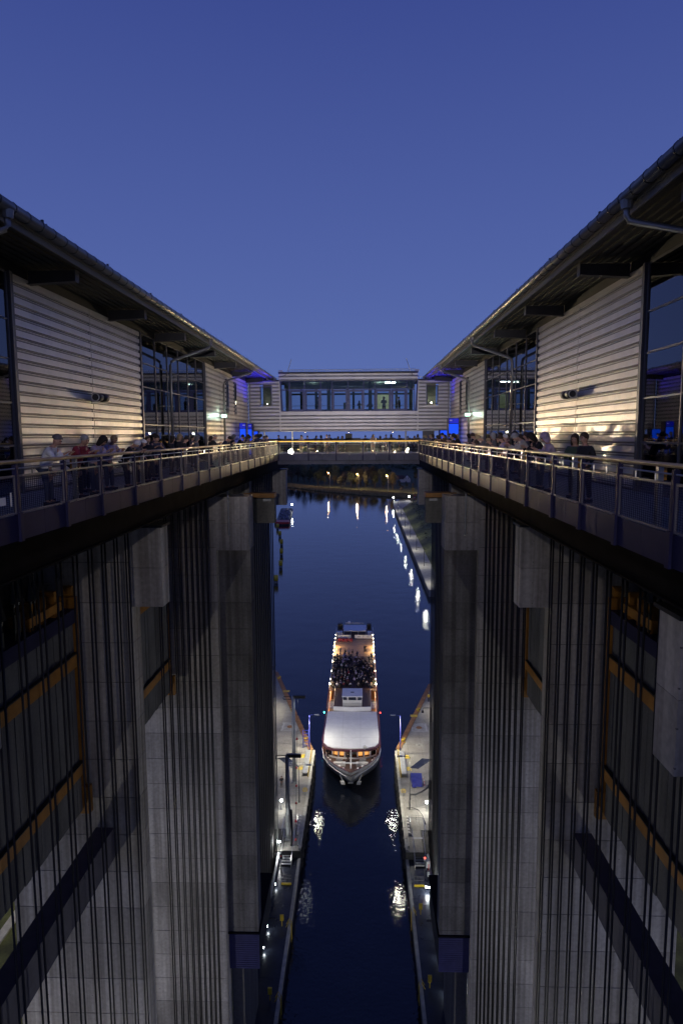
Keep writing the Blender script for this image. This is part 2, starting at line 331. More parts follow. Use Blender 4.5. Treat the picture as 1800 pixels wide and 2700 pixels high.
# ------------------------------------------------------------------ concrete piers of the lift, cast in lifts of 2.2 m with open joints
def pier_body(t, x0, x1, y0, y1, ztop, zbot, lift=2.2, name='concrete_block', m='concrete'):
    z = ztop; c = .03
    MB().box(x0+c, x1-c, y0+c, y1-c, zbot+.1, ztop-.1).build('core', 'concrete_dark', t)
    me = {}
    while z > zbot+.3:
        h = min(lift, z-zbot); key = round(h, 3)
        if key not in me: me[key] = MB().box(x0, x1, y0, y1, -h+.02, -.02).mesh(name, m, (WL[t.name][0], WL[t.name][1], 0))
        inst(name, me[key], t, (0, 0, z-WL[t.name][2])); z -= h
ORD = {0: 'nearest', 1: 'second', 2: 'third', 3: 'fourth', 4: 'farthest'}
for s in (-1, 1):
    X = lambda a, b: (min(s*a, s*b), max(s*a, s*b))
    for i, (Y, th) in enumerate(((16.9, 1.35), (34.2, 1.3), (51.5, 1.6), (67.75, 1.4), (85.5, 1.6))):
        t = T('concrete_pier', '%s tall concrete pier on the %s, carrying a cantilevered block high up' % (ORD[i], SIDE[s]), 'pier', (s*12, Y, -57.5), 'concrete piers of the ship lift')
        if i in (0, 1, 4):
            pier_body(t, *X(11.08, 18.5), Y, Y+th, -4.45, -57.5)
            xa, xb, zt = (9.38, 11.07, -4.8) if i < 4 else (8.55, 11.07, -4.5)
            q = .42  # bracket with a chamfered back corner
            MB().ext([(s*xa, Y-.02), (s*xb, Y-.02), (s*xb, Y+th), (s*(xa+q*.1), Y+th), (s*xa, Y+th-.1)], -9.05, -6.96).build('bracket', 'concrete', t)
            MB().ext([(s*xa, Y-.02), (s*xb, Y-.02), (s*xb, Y+th), (s*(xa+q*.1), Y+th), (s*xa, Y+th-.1)], -6.94, zt).build('bracket', 'concrete', t)
            MB().box(s*(xa-.1), s*xb, Y-.1, Y+th+.1, zt, zt+.12).build('bearing_plate', 'black', t)
        elif i == 2:
            pier_body(t, *X(10.32, 18.5), Y, Y+th, -4.45, -57.5)
            pier_body(t, *X(7.74, 10.30), Y+.75, Y+2.4, -9.05, -42.6, m='concrete_mid')
            MB().box(*X(7.70, 10.33), Y-.02, Y+2.4, -9.05, -6.9).build('bracket', 'concrete', t)
            MB().box(*X(7.72, 10.33), Y-.02, Y+2.4, -6.88, -4.8).build('bracket', 'concrete', t)
            p = T('drain_pipe', 'grey drain pipe hanging down the face of the third bracket on the %s side' % SIDE[s], 'pipe', (s*9.2, Y-.2, -7))
            MB().tube([(s*9.25, Y-.16, -3.5), (s*9.25, Y-.16, -7.5), (s*9.22, Y-.2, -7.75), (s*9.15, Y-.32, -7.8)], .075, 8).build('pipe', 'galv', p)
            for z in (-5.2, -6.5, -7.3): MB().box(s*9.14, s*9.36, Y-.26, Y-.02, z, z+.05).build('clamp', 'galv', p)
        else:
            pier_body(t, *X(10.4, 18.5), Y+.4, Y+th+.4, -4.45, -57.5)
            MB().box(*X(7.76, 10.42), Y-.02, Y+th, -9.05, -6.5).build('bracket', 'concrete_dark', t)
            MB().box(*X(7.74, 10.9), Y-.06, Y+th+.3, -6.42, -5.95).build('crane_beam', 'orange', t)
            MB().box(*X(8.1, 8.9), Y-.2, Y-.03, -6.75, -6.5).build('bearing_plate', 'galv', t)
    # lower strut between first two piers, and its counterpart
    for y0, y1, z in ((18.3, 34.15, -21.6),):
        tag(MB().box(s*12.6, s*13.6, y0, y1, z-1.75, z).build('bracing_beam', 'strut', None, origin=(s*13, y0, z)), 'blue grey bracing beam spanning between the two nearest piers on the %s side' % SIDE[s], 'beam')
    # outer curtain wall closing the counterweight shafts down to z -20.5
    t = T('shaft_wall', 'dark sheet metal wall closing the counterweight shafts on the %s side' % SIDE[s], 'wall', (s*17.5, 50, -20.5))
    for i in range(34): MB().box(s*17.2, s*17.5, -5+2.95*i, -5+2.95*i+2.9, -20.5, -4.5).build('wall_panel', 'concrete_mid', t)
    # hall floor girders: edge girder the walkway hangs on, floor slab over the shafts
    t = T('edge_girder', 'black edge girder under the %s walkway' % SIDE[s], 'girder', (s*8.3, 30, -3.7))
    MB().box(*X(8.15, 8.4), -6, 88, -3.74, -2.2).build('web', 'girder', t); MB().box(*X(8.0, 8.7), -6, 88, -3.80, -3.742).build('flange', 'girder', t)
    for y in range(0, 88, 6): MB().box(*X(8.4, 8.7), y, y+.05, -3.74, -2.3).build('stiffener', 'girder', t)
    t = T('floor_slab', 'dark concrete floor slab of the %s machine hall over the shafts' % SIDE[s], 'slab', (s*15, 30, -4))
    MB().box(*X(8.72, 24), -6, 88, -2.9, -2.3).build('slab', 'concrete_dark', t)
    for y in (3.0, 10.0, 24.5, 29.5, 41.0, 46.0, 58.5, 62.8, 76, 81): MB().box(*X(11.2, 18.4), y, y+.7, -4.4, -2.9).build('cross_beam', 'concrete_dark', t)
    # machine house at the foot of the third pier
    t = T('pump_house', 'blue corrugated pump house at the foot of the third pier on the %s side' % SIDE[s], 'building', (s*9, 55, -57.5))
    MB().box(*X(7.75, 10.28), 52.55, 60, -46, -42.62).build('core', 'dark_room', t)
    for i in range(17): MB().exty([(s*7.72, -42.66-.2*i), (s*10.3, -42.66-.2*i), (s*10.3, -42.82-.2*i), (s*7.72, -42.82-.2*i)], 52.35, 52.54).build('sheet', 'boxblue', t)
    MB().box(*X(7.6, 10.35), 52.1, 60, -42.6, -42.45).build('roof', 'girder', t)
    MB().box(*X(9.2, 10.28), 53, 60, -57.5, -46.05).build('plinth', 'concrete_dark', t)
    # low white control house by the trough, lit by its own lamp
    if s > 0:
        t = T('control_house', 'small white control house with a railing beside the right trough wall', 'building', (11, 61, -57.5))
        MB().box(10.5, 14.5, 61, 66, -57.5, -54.6).build('wall', 'offwhite', t); MB().box(10.4, 14.6, 60.9, 66.1, -54.58, -54.4).build('roof', 'galv', t)
        MB().box(11.0, 11.45, 60.94, 60.99, -55.55, -55.3).build('window', 'trim', t); MB().box(12.3, 13.3, 60.93, 60.99, -57.4, -55.2).build('door', 'galv', t)
        r = T('railing', 'grey steel railing in front of the white control house', 'railing', (12, 59.6, -57.5))
        for i in range(9): MB().tube([(11.2+.3*i, 59.6, -57.5), (11.2+.3*i, 59.6, -56.4)], .02, 5).build('baluster', 'galv', r)
        for z in (-56.4, -57.3): MB().tube([(11.2, 59.6, z), (13.6, 59.6, z)], .025, 5).build('bar', 'galv', r)

# ------------------------------------------------------------------ hoist ropes (pairs, 1.45 m apart) down to the trough
NTH = ('first', 'second', 'third', 'fourth', 'fifth', 'sixth', 'seventh', 'eighth', 'ninth', 'tenth', 'eleventh', 'twelfth')
rope_me = MB().tube([(0, 0, -53.0), (0, 0, -0.9)], .043, 6).mesh('hoist_rope', 'rope', smooth=True)
BAYS = (('first', [16.0-1.452*k for k in range(2, 8)]), ('second', [18.30+1.455*k for k in range(10)]), ('third', [36.3+1.45*k for k in range(9)]), ('fifth', [69.6+1.45*k for k in range(11)]))
for s in (-1, 1):
    for bn, ys in BAYS:
        if bn == 'first': ys = [y for y in ys if y > 12]
        ys = sorted(ys)
        for y in ys:
            for d in (-.19, .19):
                o = bpy.data.objects.new('hoist_rope', rope_me); COL.objects.link(o); o.location = (s*10.2, y+d, -3.0)
                tag(o, '%s black rope of the %s pair from the front in the %s %s bay' % ('nearer' if d < 0 else 'farther', NTH[ys.index(y)], bn, SIDE[s]), 'rope', 'hoist ropes of the ship lift')
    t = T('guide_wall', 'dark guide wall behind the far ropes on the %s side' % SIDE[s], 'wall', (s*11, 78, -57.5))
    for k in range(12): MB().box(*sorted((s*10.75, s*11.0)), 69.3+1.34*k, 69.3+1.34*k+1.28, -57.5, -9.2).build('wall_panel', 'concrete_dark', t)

# ------------------------------------------------------------------ counterweights in the shafts
def counterweight(s, y0, y1, which):
    t = T('counterweight', 'counterweight of grey slabs in an orange frame, %s shaft on the %s side' % (which, SIDE[s]), 'counterweight', (s*14.6, y0, -20.3), 'counterweights in the shafts')
    x0, x1 = sorted((s*14.02, s*15.4)); fx0, fx1 = sorted((s*13.86, s*15.5))
    n = int((y1-y0-.7)/.56); w = (y1-y0-.7)/n
    for za, zb in ((-11.35, -9.75), (-17.4, -12.2), (-20.2, -18.25)):
        me = MB().box(x0, x1, .02, w-.02, za, zb).mesh('weight_slab', 'weight', (s*14.6, 0, 0))
        for i in range(n): inst('weight_slab', me, t, (s*R.uniform(-.03, .03), .35+w*i, 20.3))
    for za, zb in ((-12.1, -11.4), (-18.1, -17.45)):
        MB().box(fx0, fx1, y0+.3, y1-.3, za, zb).build('frame_beam', 'orange', t)
        MB().box(fx0-.05, fx1+.05, y0+.3, y1-.3, zb, zb+.06).build('frame_flange', 'black', t)
    MB().box(fx0, fx1, y0+.2, y1-.2, -9.72, -9.0).build('top_beam', 'navy', t)
    for y in (y0, y1-.3):
        MB().box(fx0, fx1, y, y+.28, -20.3, -8.4).build('end_post', 'orange', t)
        MB().box(*sorted((s*13.6, s*14.3)), y-.06, y+.34, -20.42, -18.9).build('guide_shoe', 'orange', t)
        MB().tube([(s*14.0, y+.14, -8.1), (s*14.5, y+.14, -8.1)], .3, 10).build('lug', 'orange', t)
    y = y1-1.9
    MB().box(*sorted((s*14.0, s*15)), y-2.9, y+.4, -8.75, -8.3).build('equaliser_beam', 'orange', t)
    for q in (-2.4, -1.2, 0): MB().box(*sorted((s*14.1, s*14.9)), y+q-.2, y+q+.1, -9.0, -7.7).build('bracket', 'orange', t)
    k = 0; yy = y0+.9
    while yy < y1-3.9:
        for d in (-.19, .19):
            z = -7.0-.25*((k*7) % 3)
            MB().lathe(s*14.05, yy+d, [(.05, z+.6), (.10, z+.4), (.2, z-.1), (.23, z-.22), (.1, z-.3), (.05, z-.45)], 8).build('rope_socket', 'black', t)
            MB().tube([(s*14.05, yy+d, -2.9), (s*14.05, yy+d, z+.5)], .045, 6).build('suspension_rope', 'rope', t)
            MB().tube([(s*14.05, yy+d, z-.3), (s*14.05, yy+d, z-.75), (s*14.05, yy+d, z-.76), (s*14.05, yy+d, z-1.6), (s*14.05, yy+d, z-1.61), (s*14.05, yy+d, -9.2)], [.04, .04, .085, .085, .04, .04], 6).build('turnbuckle', 'black', t)
        yy += 1.45; k += 1
    for z in (-8.3, -7.8): MB().tube([(s*15.3, y0, z), (s*15.3, y1, z)], .025, 5).build('guard_bar', 'black', t)
for s in (-1, 1):
    counterweight(s, 18.5, 33.9, 'near'); counterweight(s, 36.0, 50.4, 'middle'); counterweight(s, 69.8, 85.0, 'far')

# ------------------------------------------------------------------ trough (steel tank) with side walkways
for s in (-1, 1):
    t = T('trough_side', '%s side walkway of the water filled lift trough' % SIDE[s], 'trough', (s*8.5, 45, -60))
    for i in range(16): MB().box(s*7.42, s*9.82, -4+5.6*i, 1.585+5.6*i, -56.75, -56.6).build('deck_plate', 'deck', t)
    for i in range(36):
        if -4+2.5*i < 83: MB().box(s*7.05, s*7.40, -4+2.5*i, -1.53+2.5*i, -57.1, -56.52).build('kerb_block', 'kerb', t)
    MB().box(s*7.1, s*7.3, -4, 86, -61, -57.12).build('inner_plate', 'black', t)
    MB().box(s*9.84, s*10.0, -4, 86, -61, -55.75).build('outer_plate', 'deck', t)
    MB().box(s*9.80, s*10.1, -4, 86, -55.73, -55.65).build('top_rail', 'galv', t)
    zl = -56.15
    ys = (79.4, 74.4, 69.7, 66.2, 61.5, 56) if s > 0 else (77.2, 70.0, 66.8, 59, 52)
    for n_, y in enumerate(ys):
        l = tag(MB().box(s*9.70, s*9.83, y-.09, y+.09, zl-.1, zl+.1).box(s*9.66, s*9.70, y-.06, y+.06, zl-.07, zl+.07, 1).build('parapet_light', ['galv', 'l_white'], None, origin=(s*9.8, y, zl)),
                'small white parapet light of the %s trough walkway, %s from the trough gate' % (SIDE[s], ('first', 'second', 'third', 'fourth', 'fifth', 'sixth')[n_]), 'light', 'parapet lights along the %s trough walkway' % SIDE[s])
        light('SPOT', (s*9.6, y, zl+.02), 14, (.82, .93, 1), (s*8.0, y-1.0, -57.2), .05, 150, .6, l)
    for y in ((72.8, 62.3) if s > 0 else (70.6, 60.4)):
        g = T('rescue_ladder', '%s yellow rescue ladder on the kerb of the %s trough walkway' % ('farther' if y > 68 else 'nearer', SIDE[s]), 'ladder', (s*7.3, y, -56.6))
        for dy in (-.25, .25): MB().tube([(s*7.0, y+dy, -58.4), (s*7.0, y+dy, -56.3), (s*7.25, y+dy, -55.8), (s*7.6, y+dy, -56.5)], .04, 5).build('stile', 'yellow', g)
        for q in range(6): MB().tube([(s*7.0, y-.25, -58.2+.35*q), (s*7.0, y+.25, -58.2+.35*q)], .025, 5).build('rung', 'yellow', g)
        b = T('life_buoy_box', '%s yellow life buoy box on the deck of the %s trough walkway' % ('farther' if y > 68 else 'nearer', SIDE[s]), 'box', (s*8.1, y, -56.6))
        MB().box(s*7.9, s*8.3, y-.05, y+.12, -55.9, -55.2).build('case', 'yellow', b); MB().tube([(s*8.1, y+.03, -56.6), (s*8.1, y+.03, -55.9)], .05, 6).build('post', 'yellow', b)
    # curved lamp arm and globe lamp near the foot of the picture
    yb = 64.5; l = T('arm_lamp', 'dark lamp post with a curved arm over the %s trough walkway, unlit' % SIDE[s], 'lamp', (s*10.25, yb, -57.5))
    MB().tube([(s*10.25, yb, -57.5), (s*10.25, yb, -52.2), (s*10.1, yb+.1, -51.5), (s*9.6, yb+.2, -51.05), (s*8.9, yb+.25, -50.95)], .06, 6).build('pole', 'black', l)
    MB().obox((s*8.45, yb+.27, -50.95), (1, 0, 0), (0, 1, 0), (0, 0, 1), .5, .14, .07).build('head', 'black', l)
    yb = 59.4; l = T('bulkhead_lamp', 'bright bulkhead lamp on a low post beside the %s trough walkway' % SIDE[s], 'lamp', (s*10.3, yb, -57.5))
    MB().tube([(s*10.3, yb, -57.5), (s*10.3, yb, -56.0)], .05, 6).build('post', 'galv', l)
    MB().lathe(s*10.3, yb, [(.12, -56), (.17, -55.9), (.17, -55.5), (.09, -55.35)], 8).build('globe', 'l_white', l); MB().lathe(s*10.3, yb, [(.16, -55.34), (.03, -55.2)], 8).build('cap', 'galv', l)
    light('POINT', (s*10.3, yb-.3, -55.5), 90, (.9, 1, .95), None, .15, parent=l)
# lights on the banks outside the towers (their glow is seen on the ground and on the lower piers)
for s in (-1, 1):
    for x, y in ((36, 50), (37, 80), (30, 22)):
        l = T('floodlight_mast', 'floodlight mast on the %s bank outside the piers, %s' % (SIDE[s], {22: 'nearest of three', 50: 'middle of three', 80: 'farthest of three'}[y]), 'lamp', (s*x, y, -57.5))
        MB().tube([(s*x, y, -57.5), (s*x, y, -47.5)], [.12, .07], 8).build('pole', 'galv', l)
        MB().box(s*x-.35, s*x+.35, y-.2, y+.2, -47.5, -47.3).build('head', 'black', l); MB().box(s*(x-.36)-.02, s*(x-.36)+.02, y-.15, y+.15, -47.48, -47.32).build('lens', 'l_white', l)
        light('SPOT', (s*(x-.5), y, -47.6), 5500, (.95, .96, 1), (s*10, y+6, -40), .3, 130, .5, l)
        light('POINT', (s*x, y, -48), 1500 if s > 0 else 3200, (1, .88, .55), None, .3, parent=l)
# kerbs on left bank
for i, (x, a) in enumerate(((-40.5, 0), (-43.5, 1))):
    tag(MB().box(x-.5, x+.5, 30, 110, -57.5, -57.25 if a == 0 else -57.1).build('path_kerb', 'kerb'), ('pale concrete path edge across the lit grass, nearer the piers' if a == 0 else 'pale concrete path edge across the lit grass, farther from the piers'), 'kerb')
# ------------------------------------------------------------------ walkways with railings
ZF = -1.78
def mesh_panel_mesh(L, along, name='mesh_panel'):
    b = MB(); r = .0065
    def wire(p, q):
        p = Vector(p); q = Vector(q); d = (q-p).normalized(); n1 = d.orthogonal().normalized(); n2 = d.cross(n1)
        vs = []
        for e in (p, q):
            for k in range(3): t = 2.094*k; vs.append(e+(n1*math.cos(t)+n2*math.sin(t))*r)
        b.add(vs, [(0, 1, 4, 3), (1, 2, 5, 4), (2, 0, 3, 5)])
    P = (lambda u, z: (0, u, z)) if along == 'y' else (lambda u, z: (u, 0, z))
    for k in range(1, 19): wire(P(0, -1.65+.042*k), P(L, -1.65+.042*k))
    n = int(L/.09)
    for k in range(1, n): wire(P(L*k/n, -1.65), P(L*k/n, -.86))
    return b.mesh(name, 'navy')
def frame_mesh(L, along):
    b = MB(); q = .022
    B = (lambda u0, u1, z0, z1: b.box(-.02, .02, u0, u1, z0, z1)) if along == 'y' else (lambda u0, u1, z0, z1: b.box(u0, u1, -.02, .02, z0, z1))
    B(0, L, -.885, -.84); B(0, L, -1.69, -1.65); B(0, .035, -1.65, -.885); B(L-.035, L, -1.65, -.885)
    return b.mesh('panel_frame', 'frame_steel')
PL = [7.2, 9.6, 11.9, 14.27, 16.63, 19.0, 21.88, 24.8, 27.7, 30.56, 32.78, 35.25, 38.24, 41.12, 44.17, 46.85, 49.49, 52.04, 54.7, 57.4, 60.2]
PR = [6.6, 9.0, 11.3, 13.74, 16.01, 18.34, 21.2, 24.02, 27.0, 29.76, 31.98, 34.44, 37.41, 40.06, 43.11, 46.08, 48.83, 51.94, 54.6, 57.3, 60.2]
for s, P in ((-1, PL), (1, PR)):
    x = s*6.4
    t = T('walkway', '%s visitor walkway with navy posts, mesh panels and a timber handrail' % SIDE[s], 'walkway', (s*8, 30, ZF))
    for i in range(13): MB().box(*sorted((s*6.46, s*9.58)), -6+5.15*i, -.88+5.15*i, ZF-.1, ZF).build('floor_panel', 'galv', t)
    MB().box(*sorted((s*6.6, s*9.58)), -6, 60.2, -2.25, ZF-.11).build('floor_beam', 'girder', t)
    MB().tube([(x, y, -.55) for y in [-4]+P], .045, 8).build('handrail', 'rail', t, True)
    for z, r in ((-.70, .018),): MB().tube([(x, -4, z), (x, 60.2, z)], r, 6).build('mid_rail', 'steel', t, True)
    post = MB().box(s*6.36, s*6.46, -.05, .05, -2.30, -.62).box(s*6.32, s*6.37, -.075, .075, -2.30, -1.66).box(s*6.385, s*6.415, -.02, .02, -.64, -.56).mesh('railing_post', 'navy', WL[t.name][:1]+(0, ZF))
    for y in P: inst('railing_post', post, t, (0, y-30, 0))
    for a, b in zip(P[:-1], P[1:]):
        L = b-a-.14
        inst('mesh_panel', mesh_panel_mesh(L, 'y'), t, (x-s*8, a+.07-30, -ZF)); inst('panel_frame', frame_mesh(L, 'y'), t, (x-s*8, a+.07-30, -ZF))
        m = (a+b)/2
        for u, v in ((a+.055, m-.006), (m+.006, b-.055)): MB().box(*sorted((s*6.385, s*6.41)), u, v, -2.28, -1.71).build('fascia_panel', 'fascia', t)
        for y in (a+L*.33, a+L*.7): MB().tube([(x, y, -.70), (x, y, -.85)], .012, 5).build('spacer', 'steel', t)
    for y in ([12.2, 17.63, 23.17, 28.96, 36.63, 42.45, 48.2, 53.4] if s < 0 else [12.23, 17.04, 22.48, 28.24, 35.77, 41.6, 47.4, 53.3]):
        MB().box(*sorted((s*6.50, s*6.60)), y-.06, y+.06, ZF, -.6).build('flat_post', 'steel', t); MB().box(*sorted((s*6.605, s*6.66)), y-.05, y+.05, -.85, -.6).build('post_bracket', 'orange', t)
    # small white notice on the nearest left panel
    if s < 0: tag(MB().box(-6.375, -6.385, 13.45, 13.75, -1.45, -1.28).box(-6.375, -6.384, 13.95, 14.0, -1.5, -1.2).build('notice', 'white'), 'small white notice fixed to the mesh of the nearest left railing panel', 'sign')
# bridge across the far end
K['l_rail'] = lamp_mat('handrail_light', (1, .55, .12), 2.4)
t = T('cross_bridge', 'walkway bridge across the far end under the glazed building', 'bridge', (0, 64, ZF))
MB().box(-6.42, 6.42, 60.36, 70, ZF-.1, ZF).build('deck', 'galv', t); MB().box(-6.42, 6.42, 60.9, 61.2, -2.66, -1.9).build('girder', 'girder', t); MB().box(-6.42, 6.42, 69, 69.3, -2.66, -1.9).build('girder', 'girder', t)
MB().box(-6.42, 6.42, 60.5, 60.62, -2.68, -2.36).build('girder', 'fascia_pale', t)
BX = [-6.3, -3.61, -1.1, 1.31, 3.71, 6.38]
MB().tube([(-6.4, 60.3, -.55), (6.4, 60.3, -.55)], .05, 8).build('handrail', 'rail', t, True); MB().tube([(-6.4, 60.3, -.70), (6.4, 60.3, -.70)], .018, 6).build('mid_rail', 'steel', t)
MB().tube([(-6.3, 60.235, -.60), (6.3, 60.235, -.60)], .018, 6).build('handrail_light', 'l_rail', t)
for x in BX: MB().box(x-.06, x+.06, 60.26, 60.36, -2.33, -.6).build('railing_post', 'navy', t)
for a, b in zip(BX[:-1], BX[1:]):
    inst('mesh_panel', mesh_panel_mesh(b-a-.16, 'x'), t, (a+.08, -3.7, -ZF)); inst('panel_frame', frame_mesh(b-a-.16, 'x'), t, (a+.08, -3.7, -ZF))
    for u, v in ((a+.065, (a+b)/2-.01), ((a+b)/2+.01, b-.065)): MB().box(u, v, 60.29, 60.32, -2.33, -1.695).build('fascia_panel', 'fascia_pale', t)
MB().tube([(-9.5, 69.8, -.6), (9.5, 69.8, -.6)], .045, 8).build('handrail', 'rail', t)
for i in range(14): MB().box(-9.3+1.43*i, -9.24+1.43*i, 69.75, 69.85, ZF, -.62).build('railing_post', 'navy', t)
for z in (-.9, -1.2, -1.5): MB().tube([(-9.5, 69.8, z), (9.5, 69.8, z)], .012, 5).build('mid_rail', 'steel', t)
for s in (-1, 1): MB().box(*sorted((s*6.43, s*9.58)), 60.3, 70, -2.3, ZF).build('landing', 'galv', t)

# ------------------------------------------------------------------ machine halls
HC = .336
def course(x, s, y0, y1, z, name, t, along='y', yy=None):
    pr = [(-.02, 0), (-.02, .048), (.012, .055), (.012, .072), (-.02, .079), (-.02, .125), (.05, .142), (.05, HC-.004), (-.05, HC-.004), (-.05, 0)]
    b = MB()
    if along == 'y': b.exty([(x-s*d, z+h) for d, h in pr], y0, y1)
    else: b.extx([(yy-d, z+h) for d, h in pr], y0, y1)
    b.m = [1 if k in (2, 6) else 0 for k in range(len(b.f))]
    return b.build(name, ['clad', 'clad_groove_shade'], t)
def glazing(t, s, ys, zs, x=9.6):
    for i, (a, b) in enumerate(zip(ys[:-1], ys[1:])):
        w = MB().box(*sorted((s*(x-.04), s*(x+.06))), a-.035, a+.035, zs[0], zs[-1]).build('window', 'trim', t)
        for z0, z1 in zip(zs[:-1], zs[1:]): MB().box(*sorted((s*(x+.0), s*(x+.02))), a+.04, b-.04, z0+.03, z1-.03).build('pane', 'glass', w)
        for z in zs: MB().box(*sorted((s*(x-.03), s*(x+.05))), a+.036, b-.036, z-.028, z+.028).build('frame', 'trim', w)
    MB().box(*sorted((s*(x-.04), s*(x+.06))), ys[-1]-.035, ys[-1]+.035, zs[0], zs[-1]).build('mullion', 'trim', t)
for s in (-1, 1):
    t = T('machine_hall', '%s machine hall clad in ribbed aluminium with a wide dark eave' % SIDE[s], 'building', (s*14, 30, ZF))
    for a, b in ((20.72, 26.56), (26.6, 32.5), (46.0, 51.05), (51.1, 57.4), (57.45, 63.6)):
        for i in range(20): course(s*9.6, s, a, b, ZF+.03+HC*i, 'cladding_panel', t)
    for y in (26.58, 51.08, 57.42): MB().box(*sorted((s*9.6, s*9.62)), y-.03, y+.03, ZF, 4.98).build('joint_strip', 'trim', t)
    for y in (20.6, 32.6, 45.95): MB().box(*sorted((s*9.5, s*9.75)), y-.09, y+.09, ZF, 5.0).build('corner_trim', 'trim', t)
    MB().box(*sorted((s*9.66, s*9.9)), 20.7, 32.5, ZF, 5.0).build('inner_wall', 'dark_room', t); MB().box(*sorted((s*9.66, s*9.9)), 46, 64, ZF, 5.0).build('inner_wall', 'dark_room', t)
    glazing(t, s, [32.75, 34.95, 37.15, 39.4, 41.5, 43.6, 45.8], [ZF+.05, .55, 2.4, 3.55, 4.95])
    glazing(t, s, [-4, -1, 2, 5, 8, 11.0, 13.4, 15.7, 18.0, 20.4], [ZF+.05, -.28, 1.03, 2.36, 3.55, 4.95])
    # room behind the glass
    MB().box(*sorted((s*13.8, s*14)), -5, 46, ZF, 5.2).build('back_wall', 'dark_room', t); MB().box(*sorted((s*9.95, s*13.8)), -5, 64, ZF-.3, ZF-.02).build('room_floor', 'dark_room', t); MB().box(*sorted((s*9.95, s*13.8)), -5, 64, 5.02, 5.2).build('room_ceiling', 'dark_room', t)
    for y in (32.6, 46.1): MB().box(*sorted((s*9.95, s*13.8)), y-.1, y+.1, ZF, 5.0).build('partition', 'dark_room', t)
    for y in (34.5, 39.2, 43.5, 10, 15): MB().box(*sorted((s*11.5, s*12.6)), y, y+1.8, ZF, 1.2).build('machine', 'trim', t)
    # eave
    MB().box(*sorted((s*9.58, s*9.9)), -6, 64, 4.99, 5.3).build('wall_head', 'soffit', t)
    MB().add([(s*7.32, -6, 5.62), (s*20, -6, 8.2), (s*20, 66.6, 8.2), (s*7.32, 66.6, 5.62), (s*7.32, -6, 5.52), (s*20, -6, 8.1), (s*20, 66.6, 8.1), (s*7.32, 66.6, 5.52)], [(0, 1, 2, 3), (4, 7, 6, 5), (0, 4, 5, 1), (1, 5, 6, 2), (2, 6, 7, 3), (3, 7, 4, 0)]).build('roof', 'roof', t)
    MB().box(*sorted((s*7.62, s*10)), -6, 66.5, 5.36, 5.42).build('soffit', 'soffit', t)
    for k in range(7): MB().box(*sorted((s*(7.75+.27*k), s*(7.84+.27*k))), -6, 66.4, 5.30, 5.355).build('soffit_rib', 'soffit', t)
    MB().box(*sorted((s*7.56, s*7.61)), -6, 66.5, 5.20, 5.50).build('eave_board', 'eave', t); MB().box(*sorted((s*7.50, s*7.555)), -6, 66.5, 5.36, 5.50).build('eave_board', 'eave', t)
    g = MB().tube([(s*7.34, -6, 5.50), (s*7.34, 66.6, 5.50)], .145, 12).build('gutter', 'zinc', t, True)
    ring = MB().tube([(0, -.02, 0), (0, .02, 0)], .158, 12).mesh('gutter_bracket', 'black')
    for k in range(84): inst('gutter_bracket', ring, g, (s*7.34-s*14, 8.2+.7*k-30, 5.50-ZF))
    for k in range(12):
        y = 9+4.6*k; MB().box(*sorted((s*7.30, s*7.36)), y-.03, y+.03, 5.64, 5.72).box(*sorted((s*7.31, s*7.35)), y+.2, y+.24, 5.62, 5.68).build('cable_clip', 'black', g)
    for y in (8, 14.9, 21.77, 28.6, 35.0, 42.2, 49.1, 55.9, 62.5):
        MB().exty([(s*9.56, 5.28), (s*7.98, 5.28), (s*7.98, 4.94), (s*9.56, 4.86)], y-.015, y+.015).exty([(s*9.56, 4.86), (s*7.98, 4.94), (s*7.98, 4.92), (s*9.56, 4.84)], y-.14, y+.14).build('eave_bracket', 'bracket_dark', t)
        MB().box(*sorted((s*7.955, s*7.975)), y-.14, y+.14, 4.9, 5.28).build('bracket_end', 'trim', t)
    for (yo, yf) in ((16.4, 15.0), (38.1, 36.9), (53.05, 51.25)):
        p = T('downpipe', '%s downpipe running from the gutter to the wall of the %s hall' % ({16.4: 'nearest', 38.1: 'middle', 53.05: 'farthest'}[yo], SIDE[s]), 'pipe', (s*9.3, yf, ZF))
        MB().lathe(s*7.34, yo, [(.13, 5.2), (.16, 5.4)], 10).build('outlet', 'zinc', p)
        MB().tube([(s*7.34, yo, 5.3), (s*7.34, yo, 5.05), (s*7.40, yo-.04, 4.93), (s*7.55, yo-.1, 4.86), (s*9.1, yf+.1, 4.15), (s*9.28, yf+.02, 4.02), (s*9.33, yf, 3.85), (s*9.33, yf, ZF)], .075, 8).build('pipe', 'zinc', p, True)
        for z in (3.2, 1.6, 0): MB().box(*sorted((s*9.24, s*9.56)), yf-.09, yf+.09, z, z+.04).build('clamp', 'zinc', p)
    for y in (53.6, 57.0):
        w = MB().box(*sorted((s*9.50, s*9.64)), y-.42, y+.42, 1.75, 4.45).build('window', 'trim', t)
        MB().box(*sorted((s*9.49, s*9.498)), y-.33, y+.33, 1.85, 4.35).build('pane', 'glass', w)
    # wall loudspeakers
    w = T('wall_speaker', 'dark round wall loudspeaker with a pale ring on the %s ribbed wall' % SIDE[s], 'loudspeaker', (s*9.45, 26.6, 1.5))
    for y, a in ((26.15, 1), (26.75, 0)):
        MB().tube([(s*9.2, y-.22, 1.5), (s*9.2, y+.26, 1.52)], .155, 12).build('horn', 'black', w, True)
        if a: MB().tube([(s*9.2, y-.235, 1.5), (s*9.2, y-.222, 1.5)], .165, 12).tube([(s*9.2, y-.245, 1.5), (s*9.2, y-.236, 1.5)], .125, 12, 1).build('ring', ['steel', 'black'], w)
    MB().box(*sorted((s*9.3, s*9.56)), 26.5, 26.56, 1.35, 1.65).build('bracket', 'steel', w)
    # exit sign
    yx = 50.3 if s < 0 else 50.8
